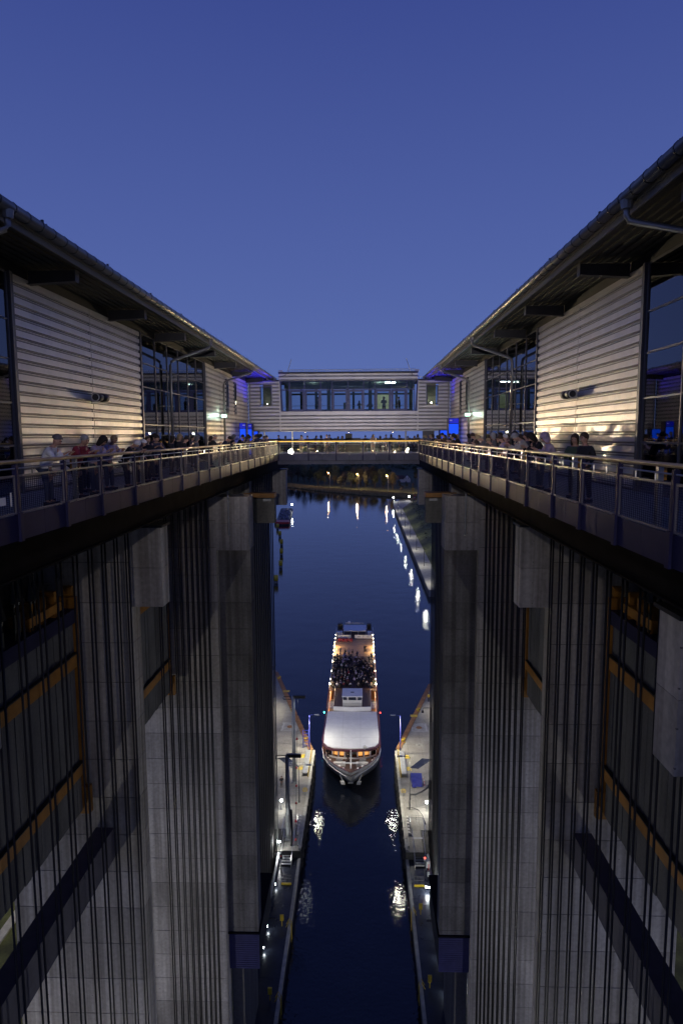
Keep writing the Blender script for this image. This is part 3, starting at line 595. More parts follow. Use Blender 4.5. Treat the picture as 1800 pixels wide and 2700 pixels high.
    e = T('exit_sign', 'glowing greenish white emergency exit sign on the %s hall wall' % SIDE[s], 'sign', (s*9.2, yx, 1.44))
    MB().box(*sorted((s*8.98, s*9.36)), yx-.03, yx+.03, 1.34, 1.55).build('panel', 'l_exit', e); MB().box(*sorted((s*9.362, s*9.56)), yx-.02, yx+.02, 1.46, 1.50).build('bracket', 'galv', e)
    light('POINT', (s*9.15, yx-.35, 1.44), 45, (.65, 1, .85), None, .1, parent=e)
    # blue lit portals
    for k, (y, x0, x1, z1) in enumerate(((57.2, 8.70, 9.30, 1.05), (59.2, 8.5, 9.3, 1.02), (61.6, 8.35, 9.3, .38)) if s < 0 else ((57.0, 8.55, 9.45, 1.35), (61.4, 8.35, 9.3, .38))):
        b = T('blue_kiosk', '%s blue lit kiosk standing against the %s hall wall' % (('nearest', 'middle', 'farthest')[k] if s < 0 else ('taller', 'lower')[k], SIDE[s]), 'kiosk', (s*(x0+x1)/2, y, ZF))
        MB().box(*sorted((s*x0, s*x1)), y, y+.9, ZF, z1).build('body', 'navy', b)
        zt = z1-.05 if z1 < .5 else z1-.5
        MB().box(*sorted((s*(x0+.05), s*(x1-.05))), y-.02, y-.004, ZF+.05, zt).build('front_panel', 'l_blue', b)
        if z1 > .5: MB().box(*sorted((s*(x0+.05), s*(x1-.05))), y-.02, y-.004, zt+.06, z1-.04).build('header_panel', 'l_blue2', b); MB().box(*sorted((s*(x0+.1), s*(x0+.3))), y-.03, y-.021, z1-.25, z1-.15).build('logo', 'l_white' if False else 'white', b)
        light('SPOT', (s*(x0-.1), y+.5, z1+.15), 5500, (.03, .02, 1), (s*8.2, y+.2, 5.2), .1, 62, .9, b)
# ------------------------------------------------------------------ glazed building over the bridge
t = T('bridge_building', 'ribbed aluminium bridge building with a long blue framed window, spanning the far end', 'building', (0, 64, .37))
YB = 64.0
def win(x0, x1, z0, z1, y, fr, m='navyframe', pane='glass_clear', parent=None):
    w = MB().box(x0, x1, y-.05, y+.05, z0, z0+fr).box(x0, x1, y-.05, y+.05, z1-fr, z1).box(x0, x0+fr, y-.05, y+.05, z0+fr, z1-fr).box(x1-fr, x1, y-.05, y+.05, z0+fr, z1-fr).build('window', m, parent or t)
    MB().box(x0+fr, x1-fr, y-.008, y+.008, z0+fr, z1-fr).build('pane', pane, w); return w
K['navyframe'] = mat('blue_window_frame', (.022, .035, .17), .4)
for s in (-1, 1):
    for i in range(14):
        z = .38+HC*i
        if z+HC > 2.75 and z < 4.6:
            for a, b in ((6.6, 7.33), (8.48, 9.58)): course(0, 0, *sorted((s*a, s*b)), z, 'cladding_panel', t, 'x', YB)
        else: course(0, 0, *sorted((s*6.6, s*9.58)), z, 'cladding_panel', t, 'x', YB)
    MB().box(*sorted((s*6.5, s*9.6)), YB-.2, YB+5, 5.09, 5.2).build('wing_roof', 'roof', t); MB().tube([(s*6.5, YB-.12, 5.12), (s*9.55, YB-.12, 5.12)], .08, 8).build('gutter', 'zinc', t)
    for k in range(8): MB().box(*sorted((s*(6.7+.35*k), s*(6.73+.35*k))), YB-.1, YB, 5.2, 5.42).build('snow_guard_post', 'white', t)
    MB().tube([(s*6.55, YB-.06, 5.42), (s*9.4, YB-.06, 5.42)], .02, 5).build('snow_guard', 'white', t)
    w = win(*sorted((s*7.35, s*8.46)), 2.8, 4.6, YB-.03, .10, 'trim'); MB().box(*sorted((s*7.36, s*8.44)), YB+1.8, YB+1.85, 2.0, 5).build('lit_wall', 'inner', t)
    MB().box(*sorted((s*7.28, s*7.34)), YB-.12, YB, 2.72, 4.66).build('reveal', 'galv', t)
    l = T('room_lamp', 'small lamp behind the %s small window of the bridge building' % SIDE[s], 'lamp', (s*7.9, YB+1.2, 3.0)); MB().ball((s*7.95, YB+1.2, 3.02), .06 if s > 0 else .03, 8).build('globe', 'l_warm', l); light('POINT', (s*7.95, YB+1.0, 3.2), 14 if s > 0 else 6, (1, .8, .5), None, .1, parent=l)
    MB().tube([(s*9.5, YB-.1, 5.0), (s*9.4, YB-.15, 4.7), (s*9.45, YB-.1, 4.5), (s*9.45, YB-.1, .4)], .05, 6).build('downpipe', 'zinc', t)
    MB().box(*sorted((s*6.48, s*6.6)), YB-.30, YB+.05, .38, 5.1).build('corner_trim', 'clad', t)
    tag(MB().tube([(s*5.85, YB+.2, 5.9), (s*5.45, YB+.2, 7.15)], .035, 6).build('mast', 'white'), 'short slanted white mast on the %s end of the bridge building roof' % SIDE[s], 'mast')
YC = YB-.28
for i in range(5): course(0, 0, -6.47, 6.47, .38+HC*i, 'cladding_panel', t, 'x', YC)
MB().box(-6.47, 6.47, YC-.05, YC+.1, 2.06, 2.2).build('sill', 'clad', t)
for i in range(2): course(0, 0, -6.6, 6.5, 5.07+HC*i, 'cladding_panel', t, 'x', YC-.15)
MB().box(-6.62, 6.52, YC-.4, YB+5, 5.76, 5.86).build('roof', 'roof', t); MB().tube([(-6.6, YC-.3, 5.80), (6.5, YC-.3, 5.80)], .09, 8).build('gutter', 'zinc', t)
MB().tube([(-5.6, YC-.1, 6.10), (6.3, YC-.1, 6.10)], .03, 5).tube([(-5.6, YC-.1, 5.98), (6.3, YC-.1, 5.98)], .015, 5).build('snow_guard', 'white', t)
for k in range(41): MB().box(-5.6+.29*k, -5.57+.29*k, YC-.12, YC-.08, 5.86, 6.1).build('snow_guard_post', 'galv', t)
for s in (-1, 1): MB().box(*sorted((s*6.2, s*6.6)), YC-.42, YC-.1, 5.87, 6.05).build('roof_end_cap', 'galv', t); MB().tube([(s*5.9, YC-.35, 5.75), (s*5.95, YC-.4, 5.55), (s*6.3, YC-.4, 5.45), (s*6.55, YC-.3, 5.42)], .05, 6).build('downpipe', 'zinc', t)
MB().box(-6.47, 6.47, YC-.02, YB+4.6, .32, .372).build('underside', 'white', t)
MB().box(-9.5, -6.5, YB, YB+4.6, .32, .372).build('underside', 'galv', t); MB().box(6.5, 9.5, YB, YB+4.6, .32, .372).build('underside', 'galv', t)
MX = [-6.42, -5.62, -4.18, -2.66, -1.58, -.08, 1.41, 2.49, 4.0, 5.47, 6.25]
for i, (a, b) in enumerate(zip(MX[:-1], MX[1:])):
    big = (b-a) > 1.2
    win(a+.01, b-.01, 2.21, 4.24, YC+.02, .20 if big else .07); win(a+.01, b-.01, 4.27, 5.06, YC+.02, .05)
for s in (-1, 1): MB().exty([(s*6.28, 2.21), (s*6.42, 2.21), (s*6.55, 5.06), (s*6.44, 5.06)], YC-.05, YC+.3).build('frame_side', 'navyframe', t)
# room inside
MB().box(-6.4, 6.4, YB-.1, YB+4.5, 1.9, 2.0).build('room_floor', 'inner', t); MB().box(-6.4, 6.4, YB-.1, YB+4.5, 5.07, 5.15).build('room_ceiling', 'inner', t)
MB().box(-6.4, 6.4, YB+4.3, YB+4.4, 2.0, 2.55).build('back_wall', 'dark_room', t); MB().box(-6.4, 6.4, YB+4.3, YB+4.4, 4.0, 4.18).build('back_wall', 'dark_room', t); MB().box(-6.4, 6.4, YB+4.3, YB+4.4, 4.75, 5.07).build('back_wall', 'inner', t)
for x in (-6.3, -4.9, -3.4, -1.75, -.2, .4, 2.6, 4.75, 6.2): MB().box(x-.12, x+.12, YB+4.28, YB+4.42, 2.55, 4.75).build('back_mullion', 'dark_room', t)
MB().box(2.75, 4.1, YB+4.2, YB+4.27, 2.55, 4.0).build('lit_panel', 'l_room', t)
MB().tube([(-6.3, YB+1.6, 4.65), (6.3, YB+1.6, 4.65)], .26, 10).build('air_duct', 'galv', t, True)
for x in (-5.95, -1.95, 2.05, 5.95): MB().tube([(x, YB+.9, 2), (x, YB+.9, 5.05)], .17, 10).build('column', 'inner', t, True)
MB().tube([(-6.3, YB+.3, 2.75), (6.3, YB+.3, 2.75)], .02, 5).build('guard_rail', 'steel', t)
MB().box(-.55, .1, YB+1.5, YB+2.2, 2, 3.1).build('cabinet', 'inner', t)
l = T('ceiling_light', 'small white light inside the long window of the bridge building', 'light', (0, YB+2, 5.0)); MB().box(3.5, 4.5, YB+1.9, YB+2.1, 5.0, 5.05).build('tube', 'l_white', l); light('POINT', (3.0, YB+1.9, 4.8), 55, (.8, 1, .85), None, .3, parent=l); light('POINT', (-3.5, YB+1.9, 4.8), 22, (.8, 1, .9), None, .3, parent=l)
# columns and stair glazing under the building
for x in (-9.2, -8.3, -5.55, 5.5, 7.6, 9.1): tag(MB().tube([(x, YB+1.2, ZF), (x, YB+1.2, .31)], .07, 8).build('support_column', 'offwhite'), 'slim pale column under the bridge building, %s' % {-9.2: 'leftmost', -8.3: 'second from the left', -5.55: 'left, beside the floodlight', 5.5: 'right, near the handrail end', 7.6: 'second from the right', 9.1: 'rightmost'}[x], 'column')
tag(MB().box(7.1, 8.2, YB+.6, YB+.9, ZF, 1.3).build('lift_door_frame', 'trim'), 'grey framed doorway block under the right wing of the bridge building', 'doorway')
tag(MB().box(-.45, .25, YB+4.4, YB+4.7, ZF, .1).box(-.45, 1.1, YB+4.4, YB+4.75, ZF, -.35).build('equipment_case', 'black'), 'black box standing at the far rail in the middle of the bridge', 'box')
# ------------------------------------------------------------------ floodlights on the bridge
for s, pos, tg, e, ang, w in ((1, (-5.45, 62.6, -1.70), (9.6, 25.5, .55), 25000, 21, 'bright floodlight on the deck of the far bridge at its left end'), (-1, (5.45, 62.6, -1.70), (-9.6, 29.5, .5), 8500, 18, 'floodlight on the deck of the far bridge at its right end'),
                              (1, (-5.7, 65.3, -1.5), (9.6, 50, 2.6), 10500, 54, 'wide floodlight under the left part of the bridge building'), (-1, (5.7, 65.3, -1.5), (-9.6, 50, 2.6), 7500, 54, 'wide floodlight under the right part of the bridge building')):
    l = T('floodlight', w, 'floodlight', pos)
    d = (Vector(tg)-Vector(pos)).normalized(); a = d.cross(Vector((0, 0, 1))).normalized(); u = a.cross(d)
    MB().obox(Vector(pos)-d*.1, a, d, u, .16, .07, .11).build('housing', 'black', l); MB().tube([Vector(pos)-d*.03+u*.10, Vector(pos)-d*.015+u*.10], .21 if w.endswith('left end') else .06, 14).build('lens', 'l_flood', l); MB().tube([Vector(pos)-d*.1, (pos[0], pos[1]+.1, ZF)], .02, 5).build('stand', 'black', l)
    light('SPOT', Vector(pos)+d*.05, e, (1, .80, .52), tg, .10, ang, 1.0, l)
# the twin of the far floodlights on the near bridge, behind the camera, washing the bridge building and the pier fronts
l = T('floodlight', 'floodlight on a short pole on the near bridge behind the viewpoint', 'floodlight', (0, -4, ZF))
MB().tube([(0, -4, ZF), (0, -4, 1.5)], .05, 6).build('stand', 'black', l); MB().box(-.2, .2, -4.1, -3.95, 1.5, 1.75).build('housing', 'black', l); MB().box(-.17, .17, -3.945, -3.94, 1.53, 1.72).build('lens', 'l_flood', l)
light('SPOT', (0, -3.9, 1.6), 17500, (1, .93, .98), (0, 64, 1.8), .15, 32, 1.0, l); light('SPOT', (0, -3.9, 1.55), 3600, (1, .90, .84), (0, 40, -8.5), .15, 62, 1.0, l)
for x in (-4.2, 0, 4.2):  # fill lamps added under the front edge to make the handrail glow
    l = T('rail_fill_lamp', 'added warm fill lamp under the front edge of the bridge building, %s' % {-4.2: 'left', 0: 'middle', 4.2: 'right'}[x], 'light', (x, YC+.25, .30))
    MB().lathe(x, YC+.25, [(.07, .22), (.09, .23), (.09, .315)], 8).build('housing', 'black', l); MB().lathe(x, YC+.25, [(.03, .212), (.03, .218)], 8).build('lens', 'l_warm', l)
    light('SPOT', (x, YC+.25, .2), 1100, (1, .66, .28), (x*.95, 60.9, -1.2), .06, 105, .8, l)
# washes on the bridge itself: small spots added to brighten the handrail
for x in (-3.0, 2.2):
    l = T('rail_fill_spot', 'added small spotlight on the bridge deck lighting the handrail, %s' % ('left' if x < 0 else 'right'), 'spotlight', (x, 63.2, ZF)); MB().lathe(x, 63.2, [(.08, ZF), (.08, ZF+.15), (.1, ZF+.16), (.1, ZF+.25)], 8).build('housing', 'black', l)
    MB().lathe(x, 63.2, [(.08, ZF+.255), (.08, ZF+.26)], 8).build('lens', 'l_warm', l); light('SPOT', (x, 63.2, ZF+.3), 900, (1, .72, .36), (x, 60.5, -.5), .08, 160, .5, l)
# ------------------------------------------------------------------ people
def skin(name, verts, edges, radii, root, m, sub=1):
    me = bpy.data.meshes.new('tmp'); me.from_pydata(verts, edges, [])
    o = bpy.data.objects.new('tmp', me); COL.objects.link(o)
    o.modifiers.new('s', 'SKIN'); d = o.modifiers.new('u', 'SUBSURF'); d.levels = sub; d.render_levels = sub
    sv = me.skin_vertices[0].data
    for i, r in enumerate(radii):
        sv[i].radius = (r, r) if not isinstance(r, tuple) else r
        sv[i].use_root = (i == root)
    dg = bpy.context.evaluated_depsgraph_get(); dg.update()
    nm = bpy.data.meshes.new_from_object(o.evaluated_get(dg)); nm.name = name; nm.materials.clear(); nm.materials.append(K[m])
    nm.polygons.foreach_set('use_smooth', [True]*len(nm.polygons))
    bpy.data.objects.remove(o); bpy.data.meshes.remove(me); return nm
def rotx(p, a, c=(0, 0, 0)):
    p = Vector(p)-Vector(c); return Vector((p.x, p.y*math.cos(a)+p.z*math.sin(a), -p.y*math.sin(a)+p.z*math.cos(a)))+Vector(c)
def person_meshes(lean, bow, hands, elbows, legs=0.0, hair='short', coat=0.0):
    """facing +Y, feet on z 0; lean and bow in degrees forward"""
    hip = Vector((0, -.10*lean/35, .93)); a = rad(lean); b = rad(lean*.55+bow)
    up = lambda h, x=0, y=0: hip+rotx((x, y, h), a)
    chest = up(.40); neck = up(.54); hc = neck+rotx((0, .03, .15), b)
    vs = []; es = []; rs = []
    def V(p, r, par=None):
        vs.append(tuple(p)); rs.append(r)
        if par is not None: es.append((par, len(vs)-1))
        return len(vs)-1
    # body: one continuous skin
    p0 = V(hip, .10); c = V(up(.22), .105, p0); ch = V(chest, .115, c); nk = V(neck, .055, ch); j = V(neck+rotx((0, .02, .06), b), .055, nk)
    h1 = V(hc+rotx((0, .005, -.035), b), (.070, .085), j); h2 = V(hc+rotx((0, -.01, .06), b), (.078, .098), h1); V(hc+rotx((0, -.015, .125), b), (.05, .06), h2)
    nose = V(hc+rotx((0, .115, -.01), b), .014, h1)
    for s in (-1, 1): V(hc+rotx((s*.095, -.01, 0), b), .016, h1)
    for s, hd, eb in ((-1, hands[0], elbows[0]), (1, hands[1], elbows[1])):
        sh = V(up(.46, s*.17), .060, ch); e = V(eb, .045, sh); w = V(Vector(hd)-(Vector(hd)-Vector(eb)).normalized()*.06, .030, e)
        d = (Vector(hd)-Vector(eb)).normalized(); side = d.cross(Vector((0, 0, 1))).normalized(); dn = side.cross(d)
        pm = V(Vector(hd)+d*.03, (.040, .018), w)
        for k in range(4):
            f = V(Vector(hd)+d*(.085+.012*(1.5-abs(k-1.5)))+side*(.026*(k-1.5)), .0095, pm); V(Vector(hd)+d*(.115+.014*(1.5-abs(k-1.5)))+side*(.027*(k-1.5))-dn*.03, .008, f)
        th = V(Vector(hd)+d*.02-side*s*-.05, .011, w); V(Vector(hd)+d*.055-side*s*-.055-dn*.015, .009, th)
    for s in (-1, 1):
        kn = V((s*.10, hip.y*.5+.02+legs*s, .50), .055, p0); an = V((s*.11, -.02+legs*s, .09), .038, kn); V((s*.12, .12+legs*s, .045), .030, an)
    body = skin('body', vs, es, rs, 0, 'skin')
    # jacket
    vs.clear(); es.clear(); rs.clear()
    lo = V(up(-.06-coat*.3), (.18, .14)); m1 = V(up(.14), (.165, .135), lo); m2 = V(up(.34), (.185, .145), m1); V(up(.49), (.10, .09), m2)
    for s, hd, eb in ((-1, hands[0], elbows[0]), (1, hands[1], elbows[1])):
        sh = V(up(.44, s*.19), .088, m2); e = V(eb, .068, sh); V(Vector(hd)-(Vector(hd)-Vector(eb)).normalized()*.05, .048, e)
    jk = skin('jacket', vs, es, rs, 1, 'c_black')
    vs.clear(); es.clear(); rs.clear()
    p0 = V(hip+Vector((0, 0, .02)), (.165, .125))
    for s in (-1, 1):
        t0 = V((s*.095, hip.y, .80), .098, p0); kn = V((s*.10, hip.y*.5+.02+legs*s, .50), .075, t0); V((s*.11, -.02+legs*s, .10), .060, kn)
    tr = skin('trousers', vs, es, rs, 0, 'c_navy')
    b_ = MB()
    for s in (-1, 1): b_.box(s*.11-.045, s*.11+.045, -.09+legs*s, .17+legs*s, 0, .085)
    shoe = b_.mesh('shoes', 'c_black')
    # hair / hat / hood
    n = 14; k = 9; hv = []; hf = []
    R0 = {'short': (.100, .118, .118), 'long': (.112, .128, .125), 'hood': (.125, .145, .145), 'hat': (.112, .128, .125)}[hair]
    low = {'short': -.10, 'long': -.42, 'hood': -.62, 'hat': .0}[hair]
    for i in range(k+1):
        for q in range(n):
            th = math.pi*.5*(1-i/k*1.0) if False else None
            ph = 2*math.pi*q/n; f = max(0, math.sin(ph))            # 1 at the face
            ang = math.pi*(i/k)*(.52+(.20 if hair != 'hat' else .02)*(1-f)-.14*f)
            p = Vector((R0[0]*math.sin(ang)*math.cos(ph), R0[1]*math.sin(ang)*math.sin(ph)-.012, R0[2]*math.cos(ang)+.045))
            if hair in ('long', 'hood') and i >= k-2 and f < .5: p.z -= (.05 if hair == 'long' else .035)*(i-k+3); 
            hv.append(hc+rotx(p, b))
    for i in range(k):
        for q in range(n): hf.append((i*n+q, i*n+(q+1) % n, (i+1)*n+(q+1) % n, (i+1)*n+q))
    hm = MB().add(hv, hf); hair_me = hm.mesh('hair' if hair in ('short', 'long') else hair, 'h_dark', smooth=True)
    ey = MB()
    for s in (-1, 1): ey.ball(tuple(hc+rotx((s*.034, .088, .025), b)), .011, 6)
    return dict(body=body, jacket=jk, trousers=tr, shoes=shoe, hair=hair_me, eyes=ey.mesh('eyes', 'eye')), hair
def arms(hx, hy, hz, ex, ey, ez): return ((-hx, hy, hz), (hx, hy, hz)), ((-ex, ey, ez), (ex, ey, ez))
POSES = {}
def add_pose(n, lean, bow, ha, hair, **kw): POSES[n] = person_meshes(lean, bow, ha[0], ha[1], hair=hair, **kw)
add_pose('lean_hat', 24, 14, arms(.13, .50, 1.25, .27, .28, 1.10), 'hat')
add_pose('lean_short', 23, 16, arms(.10, .50, 1.25, .28, .26, 1.10), 'short')
add_pose('lean_long', 26, 26, arms(.08, .48, 1.25, .26, .28, 1.08), 'long')
add_pose('lean_hood', 22, 10, arms(.12, .48, 1.25, .27, .24, 1.10), 'hood', coat=.3)
add_pose('bow_short', 32, 34, arms(.12, .54, 1.24, .27, .34, 1.06), 'short')
add_pose('stand_short', 4, 4, (((-.22, .16, .98), (.22, .14, .98)), ((-.28, -.02, 1.14), (.28, -.02, 1.14))), 'short', legs=.04)
add_pose('stand_long', 6, 8, (((-.10, .30, 1.20), (.10, .30, 1.20)), ((-.27, .05, 1.12), (.27, .05, 1.12))), 'long', coat=.25)
add_pose('phone_short', 10, 16, (((-.04, .36, 1.34), (.07, .36, 1.34)), ((-.25, .12, 1.14), (.25, .12, 1.14))), 'short')
add_pose('stand_hood', 5, 6, (((-.20, .18, 1.0), (.20, .18, 1.0)), ((-.29, 0, 1.12), (.29, 0, 1.12))), 'hood', coat=.35)
PARTMAT = ('jacket', 'trousers', 'hair')
def person(pose, x, y, face, label, jacket='c_black', trousers='c_navy', hair='h_dark', h=1.0, z=None, group=None, phone=False):
    me, kind = POSES[pose]; t = T('person', label, 'person', (x, y, ZF if z is None else z), group)
    for k, m in me.items():
        o = inst(m.name.split('.')[0] if k == 'hair' else k, m, t)
        if k in PARTMAT:
            mt = {'jacket': jacket, 'trousers': trousers, 'hair': hair}[k]
            o.material_slots[0].link = 'OBJECT'; o.material_slots[0].material = K[mt]
    if pose[:4] in ('lean', 'bow_') and z is None: h *= 1.075
    t.scale = (h, h, h); t.rotation_euler = (0, 0, rad(face))
    if phone:
        p = T('mobile_phone', 'lit mobile phone of the %s, %s walkway' % ('visitor in front of the window bay' if y < 35 else ('visitor beyond the window bay' if x > 0 else 'visitor in the far row'), SIDE[1 if x > 0 else -1]), 'phone', (x, y, 0))
        f = Vector((-math.sin(rad(face)), math.cos(rad(face)), 0)); r = Vector((f.y, -f.x, 0)); c = Vector((x, y, (ZF if z is None else z)+1.40*h))+f*.46
        MB().obox(c, r, f, Vector((0, 0, 1)), .075, .006, .038).build('case', 'black', p); MB().obox(c-f*.008, r, f, Vector((0, 0, 1)), .07, .002, .034).build('screen', 'l_phone', p)
    return t
FL, FR = -90, 90   # facing the water from the left / right walkway (rotation of +Y)
XL, XR = -6.92, 6.92
person('lean_hat', XL, 16.9, FL, 'person in a white jersey and dark cap leaning on the left handrail, nearest visitor there', 'c_white', 'c_jeans', 'c_grey')
person('stand_short', XL-.55, 18.0, FL+20, 'child with dark hair peeping over the left handrail behind the white jersey', 'c_black', 'c_black', 'h_dark', .78)
person('lean_short', XL, 18.7, FL-14, 'grey haired person in a dark red jacket leaning on the left handrail', 'c_red', 'c_black', 'h_grey')
person('lean_long', XL, 19.9, FL-10, 'person in a lilac jacket with long dark hair bowed over the left handrail', 'c_lilac', 'c_jeans', 'h_dark')
person('stand_short', XL-.7, 20.9, FL-30, 'dark haired person in a black coat standing behind the lilac jackets on the left walkway', 'c_black', 'c_black', 'h_dark')
person('lean_short', XL-.25, 21.7, FL-25, 'fair haired person in a pale lilac coat with a shoulder strap on the left walkway', 'c_lilac', 'c_jeans', 'h_blond', .99)
person('bow_short', XL+.05, 22.6, FL, 'white haired person in black bowing low over the left handrail', 'c_black', 'c_black', 'h_white', .95)
person('lean_hat', XL+.05, 23.6, FL, 'person with a pale cap leaning over the left handrail beside the white haired one', 'c_grey', 'c_black', 'h_white', .9)
person('stand_short', XL-.1, 25.2, FL-35, 'man with a ruddy face and open dark jacket, facing the viewer on the left walkway', 'c_black', 'c_black', 'h_brown', 1.0)
person('lean_short', XL-.1, 26.3, FL-60, 'person in a navy jacket close behind the ruddy man on the left walkway', 'c_navy', 'c_navy', 'h_dark')
person('stand_short', XL-.9, 28.6, FL+45, 'tall person in a purple black jacket seen from behind before the left window bay', 'c_navy', 'c_black', 'h_dark', 1.07)
person('phone_short', XL-.3, 31.2, FL+20, 'dark clothed person lit by a phone in front of the left window bay', 'c_black', 'c_black', 'h_dark', phone=True)
person('stand_long', XL-.6, 30.2, FL, 'person in black with long dark hair beside the phone user on the left walkway', 'c_black', 'c_black', 'h_dark')
person('stand_hood', XL-.2, 33.2, FL, 'person in a dark hooded coat right of the left phone user', 'c_grey', 'c_black', 'c_grey')
person('stand_short', XL-.8, 35.4, FL, 'person in a dark jacket in front of the last panes of the left window bay', 'c_brown', 'c_black', 'h_grey')
person('bow_short', XL+.1, 38.4, FL, 'person leaning far over the left handrail at the end of the left window bay', 'c_navy', 'c_black', 'h_dark')
person('stand_hat' if 'stand_hat' in POSES else 'lean_hat', XL-.3, 36.9, FL+30, 'person in a dark cap and coat behind the far leaning one on the left walkway', 'c_black', 'c_black', 'h_grey')
person('stand_hood', XL-.1, 42.3, FL, 'person in a grey hood standing at the left handrail beyond the window bay', 'c_black', 'c_black', 'c_grey', 1.03)
person('lean_short', XL, 43.8, FL, 'person in a black coat next to the grey hood on the left walkway', 'c_black', 'c_black', 'h_dark')
ORDN = ('first', 'second', 'third', 'fourth', 'fifth', 'sixth', 'seventh', 'eighth', 'ninth', 'tenth', 'eleventh', 'twelfth', 'thirteenth', 'fourteenth', 'fifteenth', 'sixteenth', 'seventeenth', 'eighteenth')
JW = {'c_black': 'black', 'c_navy': 'navy', 'c_grey': 'dark grey', 'c_brown': 'brown'}
def far_row(s, xs, ys, poses, nm, phones=()):
    for i, y in enumerate(ys):
        jk = R.choice(('c_black', 'c_navy', 'c_grey', 'c_brown', 'c_black'))
        person(poses[i % len(poses)], s*R.uniform(*xs), y, s*90+R.uniform(-30, 30), 'visitor in %s, %s from the near end, %s, %s walkway' % (JW[jk], ORDN[i], nm, SIDE[s]), jk, 'c_black', R.choice(('h_dark', 'h_brown', 'h_dark', 'h_blond')), R.uniform(.93, 1.05), group='visitors crowding the far part of the walkways', phone=i in phones)
far_row(-1, (6.9, 7.3), (45.6, 46.9, 48.0, 49.1, 50.1, 51.4, 52.6, 53.9, 55.3, 57.0, 58.7), ('stand_short', 'lean_long', 'stand_long', 'phone_short', 'lean_short'), 'far front row', (3,))
far_row(-1, (7.7, 8.6), (29.4, 32.4, 34.2, 37.6, 40.3, 44.4, 47.3, 49.6, 51.9, 54.4, 56.4), ('stand_short', 'stand_hood', 'stand_long'), 'back row')
# right walkway
person('stand_short', XR-.02, 17.3, FR+25, 'man with cropped hair in a dark jacket, nearest visitor on the right walkway', 'c_black', 'c_black', 'h_brown', 1.02)
person('stand_long', XR+.1, 18.5, FR+55, 'woman in a dark green coat with long brown hair, second nearest on the right walkway', 'c_green', 'c_black', 'h_brown', 1.0)
person('lean_hood', XR, 20.4, FR, 'person in a hooded lilac jacket leaning on the right handrail', 'c_lilac', 'c_jeans', 'c_lilac', .98)
person('lean_long', XR-.1, 21.4, FR+10, 'person with dark curly hair bowed beside the hooded lilac jacket on the right walkway', 'c_black', 'c_jeans', 'h_dark', 1.02)
person('bow_short', XR, 23.6, FR, 'grey haired person in a cream jacket bending over the right handrail', 'c_cream', 'c_jeans', 'h_grey', 1.05)
person('lean_short', XR+.2, 25.2, FR, 'dark haired person in a purple jacket beside the cream jacket on the right walkway', 'c_navy', 'c_black', 'h_dark')
person('stand_short', XR+.7, 26.2, FR-15, 'brown haired person standing in the second row on the right walkway', 'c_grey', 'c_black', 'h_brown', 1.04)
person('lean_short', XR+.05, 27.0, FR, 'person in a pale patterned top holding something over the right handrail', 'c_lilac', 'c_black', 'h_brown', .95)
person('stand_short', XR+.3, 28.1, FR, 'white haired person with a red collar at the right handrail', 'c_red', 'c_black', 'h_white')
person('lean_short', XR, 29.3, FR, 'child in a green jacket at the right handrail', 'c_green', 'c_black', 'h_blond', .88)
person('stand_hood', XR+1.1, 29.8, FR, 'tall person in black behind the green jacket on the right walkway', 'c_black', 'c_black', 'c_black', 1.06)
person('bow_short', XR-.02, 30.8, FR, 'blond person in a grey coat reaching far over the right handrail', 'c_grey', 'c_black', 'h_blond', 1.0)
person('stand_hood', XR+.6, 32.2, FR, 'person in a pale grey hood in front of the right window bay', 'c_grey', 'c_black', 'h_grey', 1.03)
person('stand_short', XR+1.2, 33.4, FR, 'person in a dark coat in the back row before the right window bay', 'c_black', 'c_black', 'h_dark', 1.05)
person('lean_short', XR+.2, 34.4, FR, 'brown haired person beside the reaching blond one on the right walkway', 'c_brown', 'c_black', 'h_brown')
person('stand_long', XR+.5, 36.2, FR, 'person with long fair hair before the middle panes of the right window bay', 'c_grey', 'c_black', 'h_blond')
person('lean_long', XR, 39.6, FR, 'person in a black coat leaning out at the end of the right window bay', 'c_black', 'c_black', 'h_dark', 1.02)
person('phone_short', XR-.1, 41.0, FR, 'person in black holding a glowing phone over the right handrail', 'c_black', 'c_black', 'h_grey', phone=True)
person('stand_short', XR+.4, 42.6, FR, 'bald looking person in a black jacket left of the right window bay', 'c_black', 'c_black', 'h_blond')
far_row(1, (6.9, 7.4), (44.6, 46.2, 47.8, 49.0, 50.6, 52.2, 53.6, 55.1, 56.6, 58.2), ('stand_short', 'lean_short', 'stand_long', 'stand_hood', 'lean_long'), 'far front row')
far_row(1, (7.8, 8.7), (28.7, 31.4, 35.3, 37.9, 40.4, 43.9, 46.8, 48.7, 51.3, 54.0), ('stand_hood', 'stand_short', 'stand_long'), 'back row')
# on the bridge
G3 = 'visitors at the far rail of the bridge'
for i, x in enumerate(sorted((-5.0, -4.3, -3.55, -2.9, -2.1, -1.25, -.75, 1.6, 2.3, 3.2, 3.75, 4.3, 5.1, 5.9, 6.6, 7.0, -6.6, -7.3))):
    L3 = 'dark silhouetted visitor at the far rail of the bridge, %s from the left' % ORDN[i]
    person(('stand_short', 'stand_long', 'stand_hood')[i % 3], x, 68.9+R.uniform(-.7, .5), R.uniform(-60, 60) if i % 2 else 180+R.uniform(-60, 60), L3, R.choice(('c_black', 'c_navy', 'c_grey')), 'c_black', R.choice(('h_dark', 'h_brown')), R.uniform(.9, 1.05), group=G3)
person('lean_long', 2.25, 61.0, 180, 'person in pale clothes, brightly lit at the bridge handrail right of the middle', 'c_cream', 'c_cream', 'h_blond', 1.0)
person('stand_short', -4.35, 61.3, 200, 'person in a tan coat lit by the floodlight at the left of the bridge handrail', 'c_cream', 'c_cream', 'h_brown', 1.0)
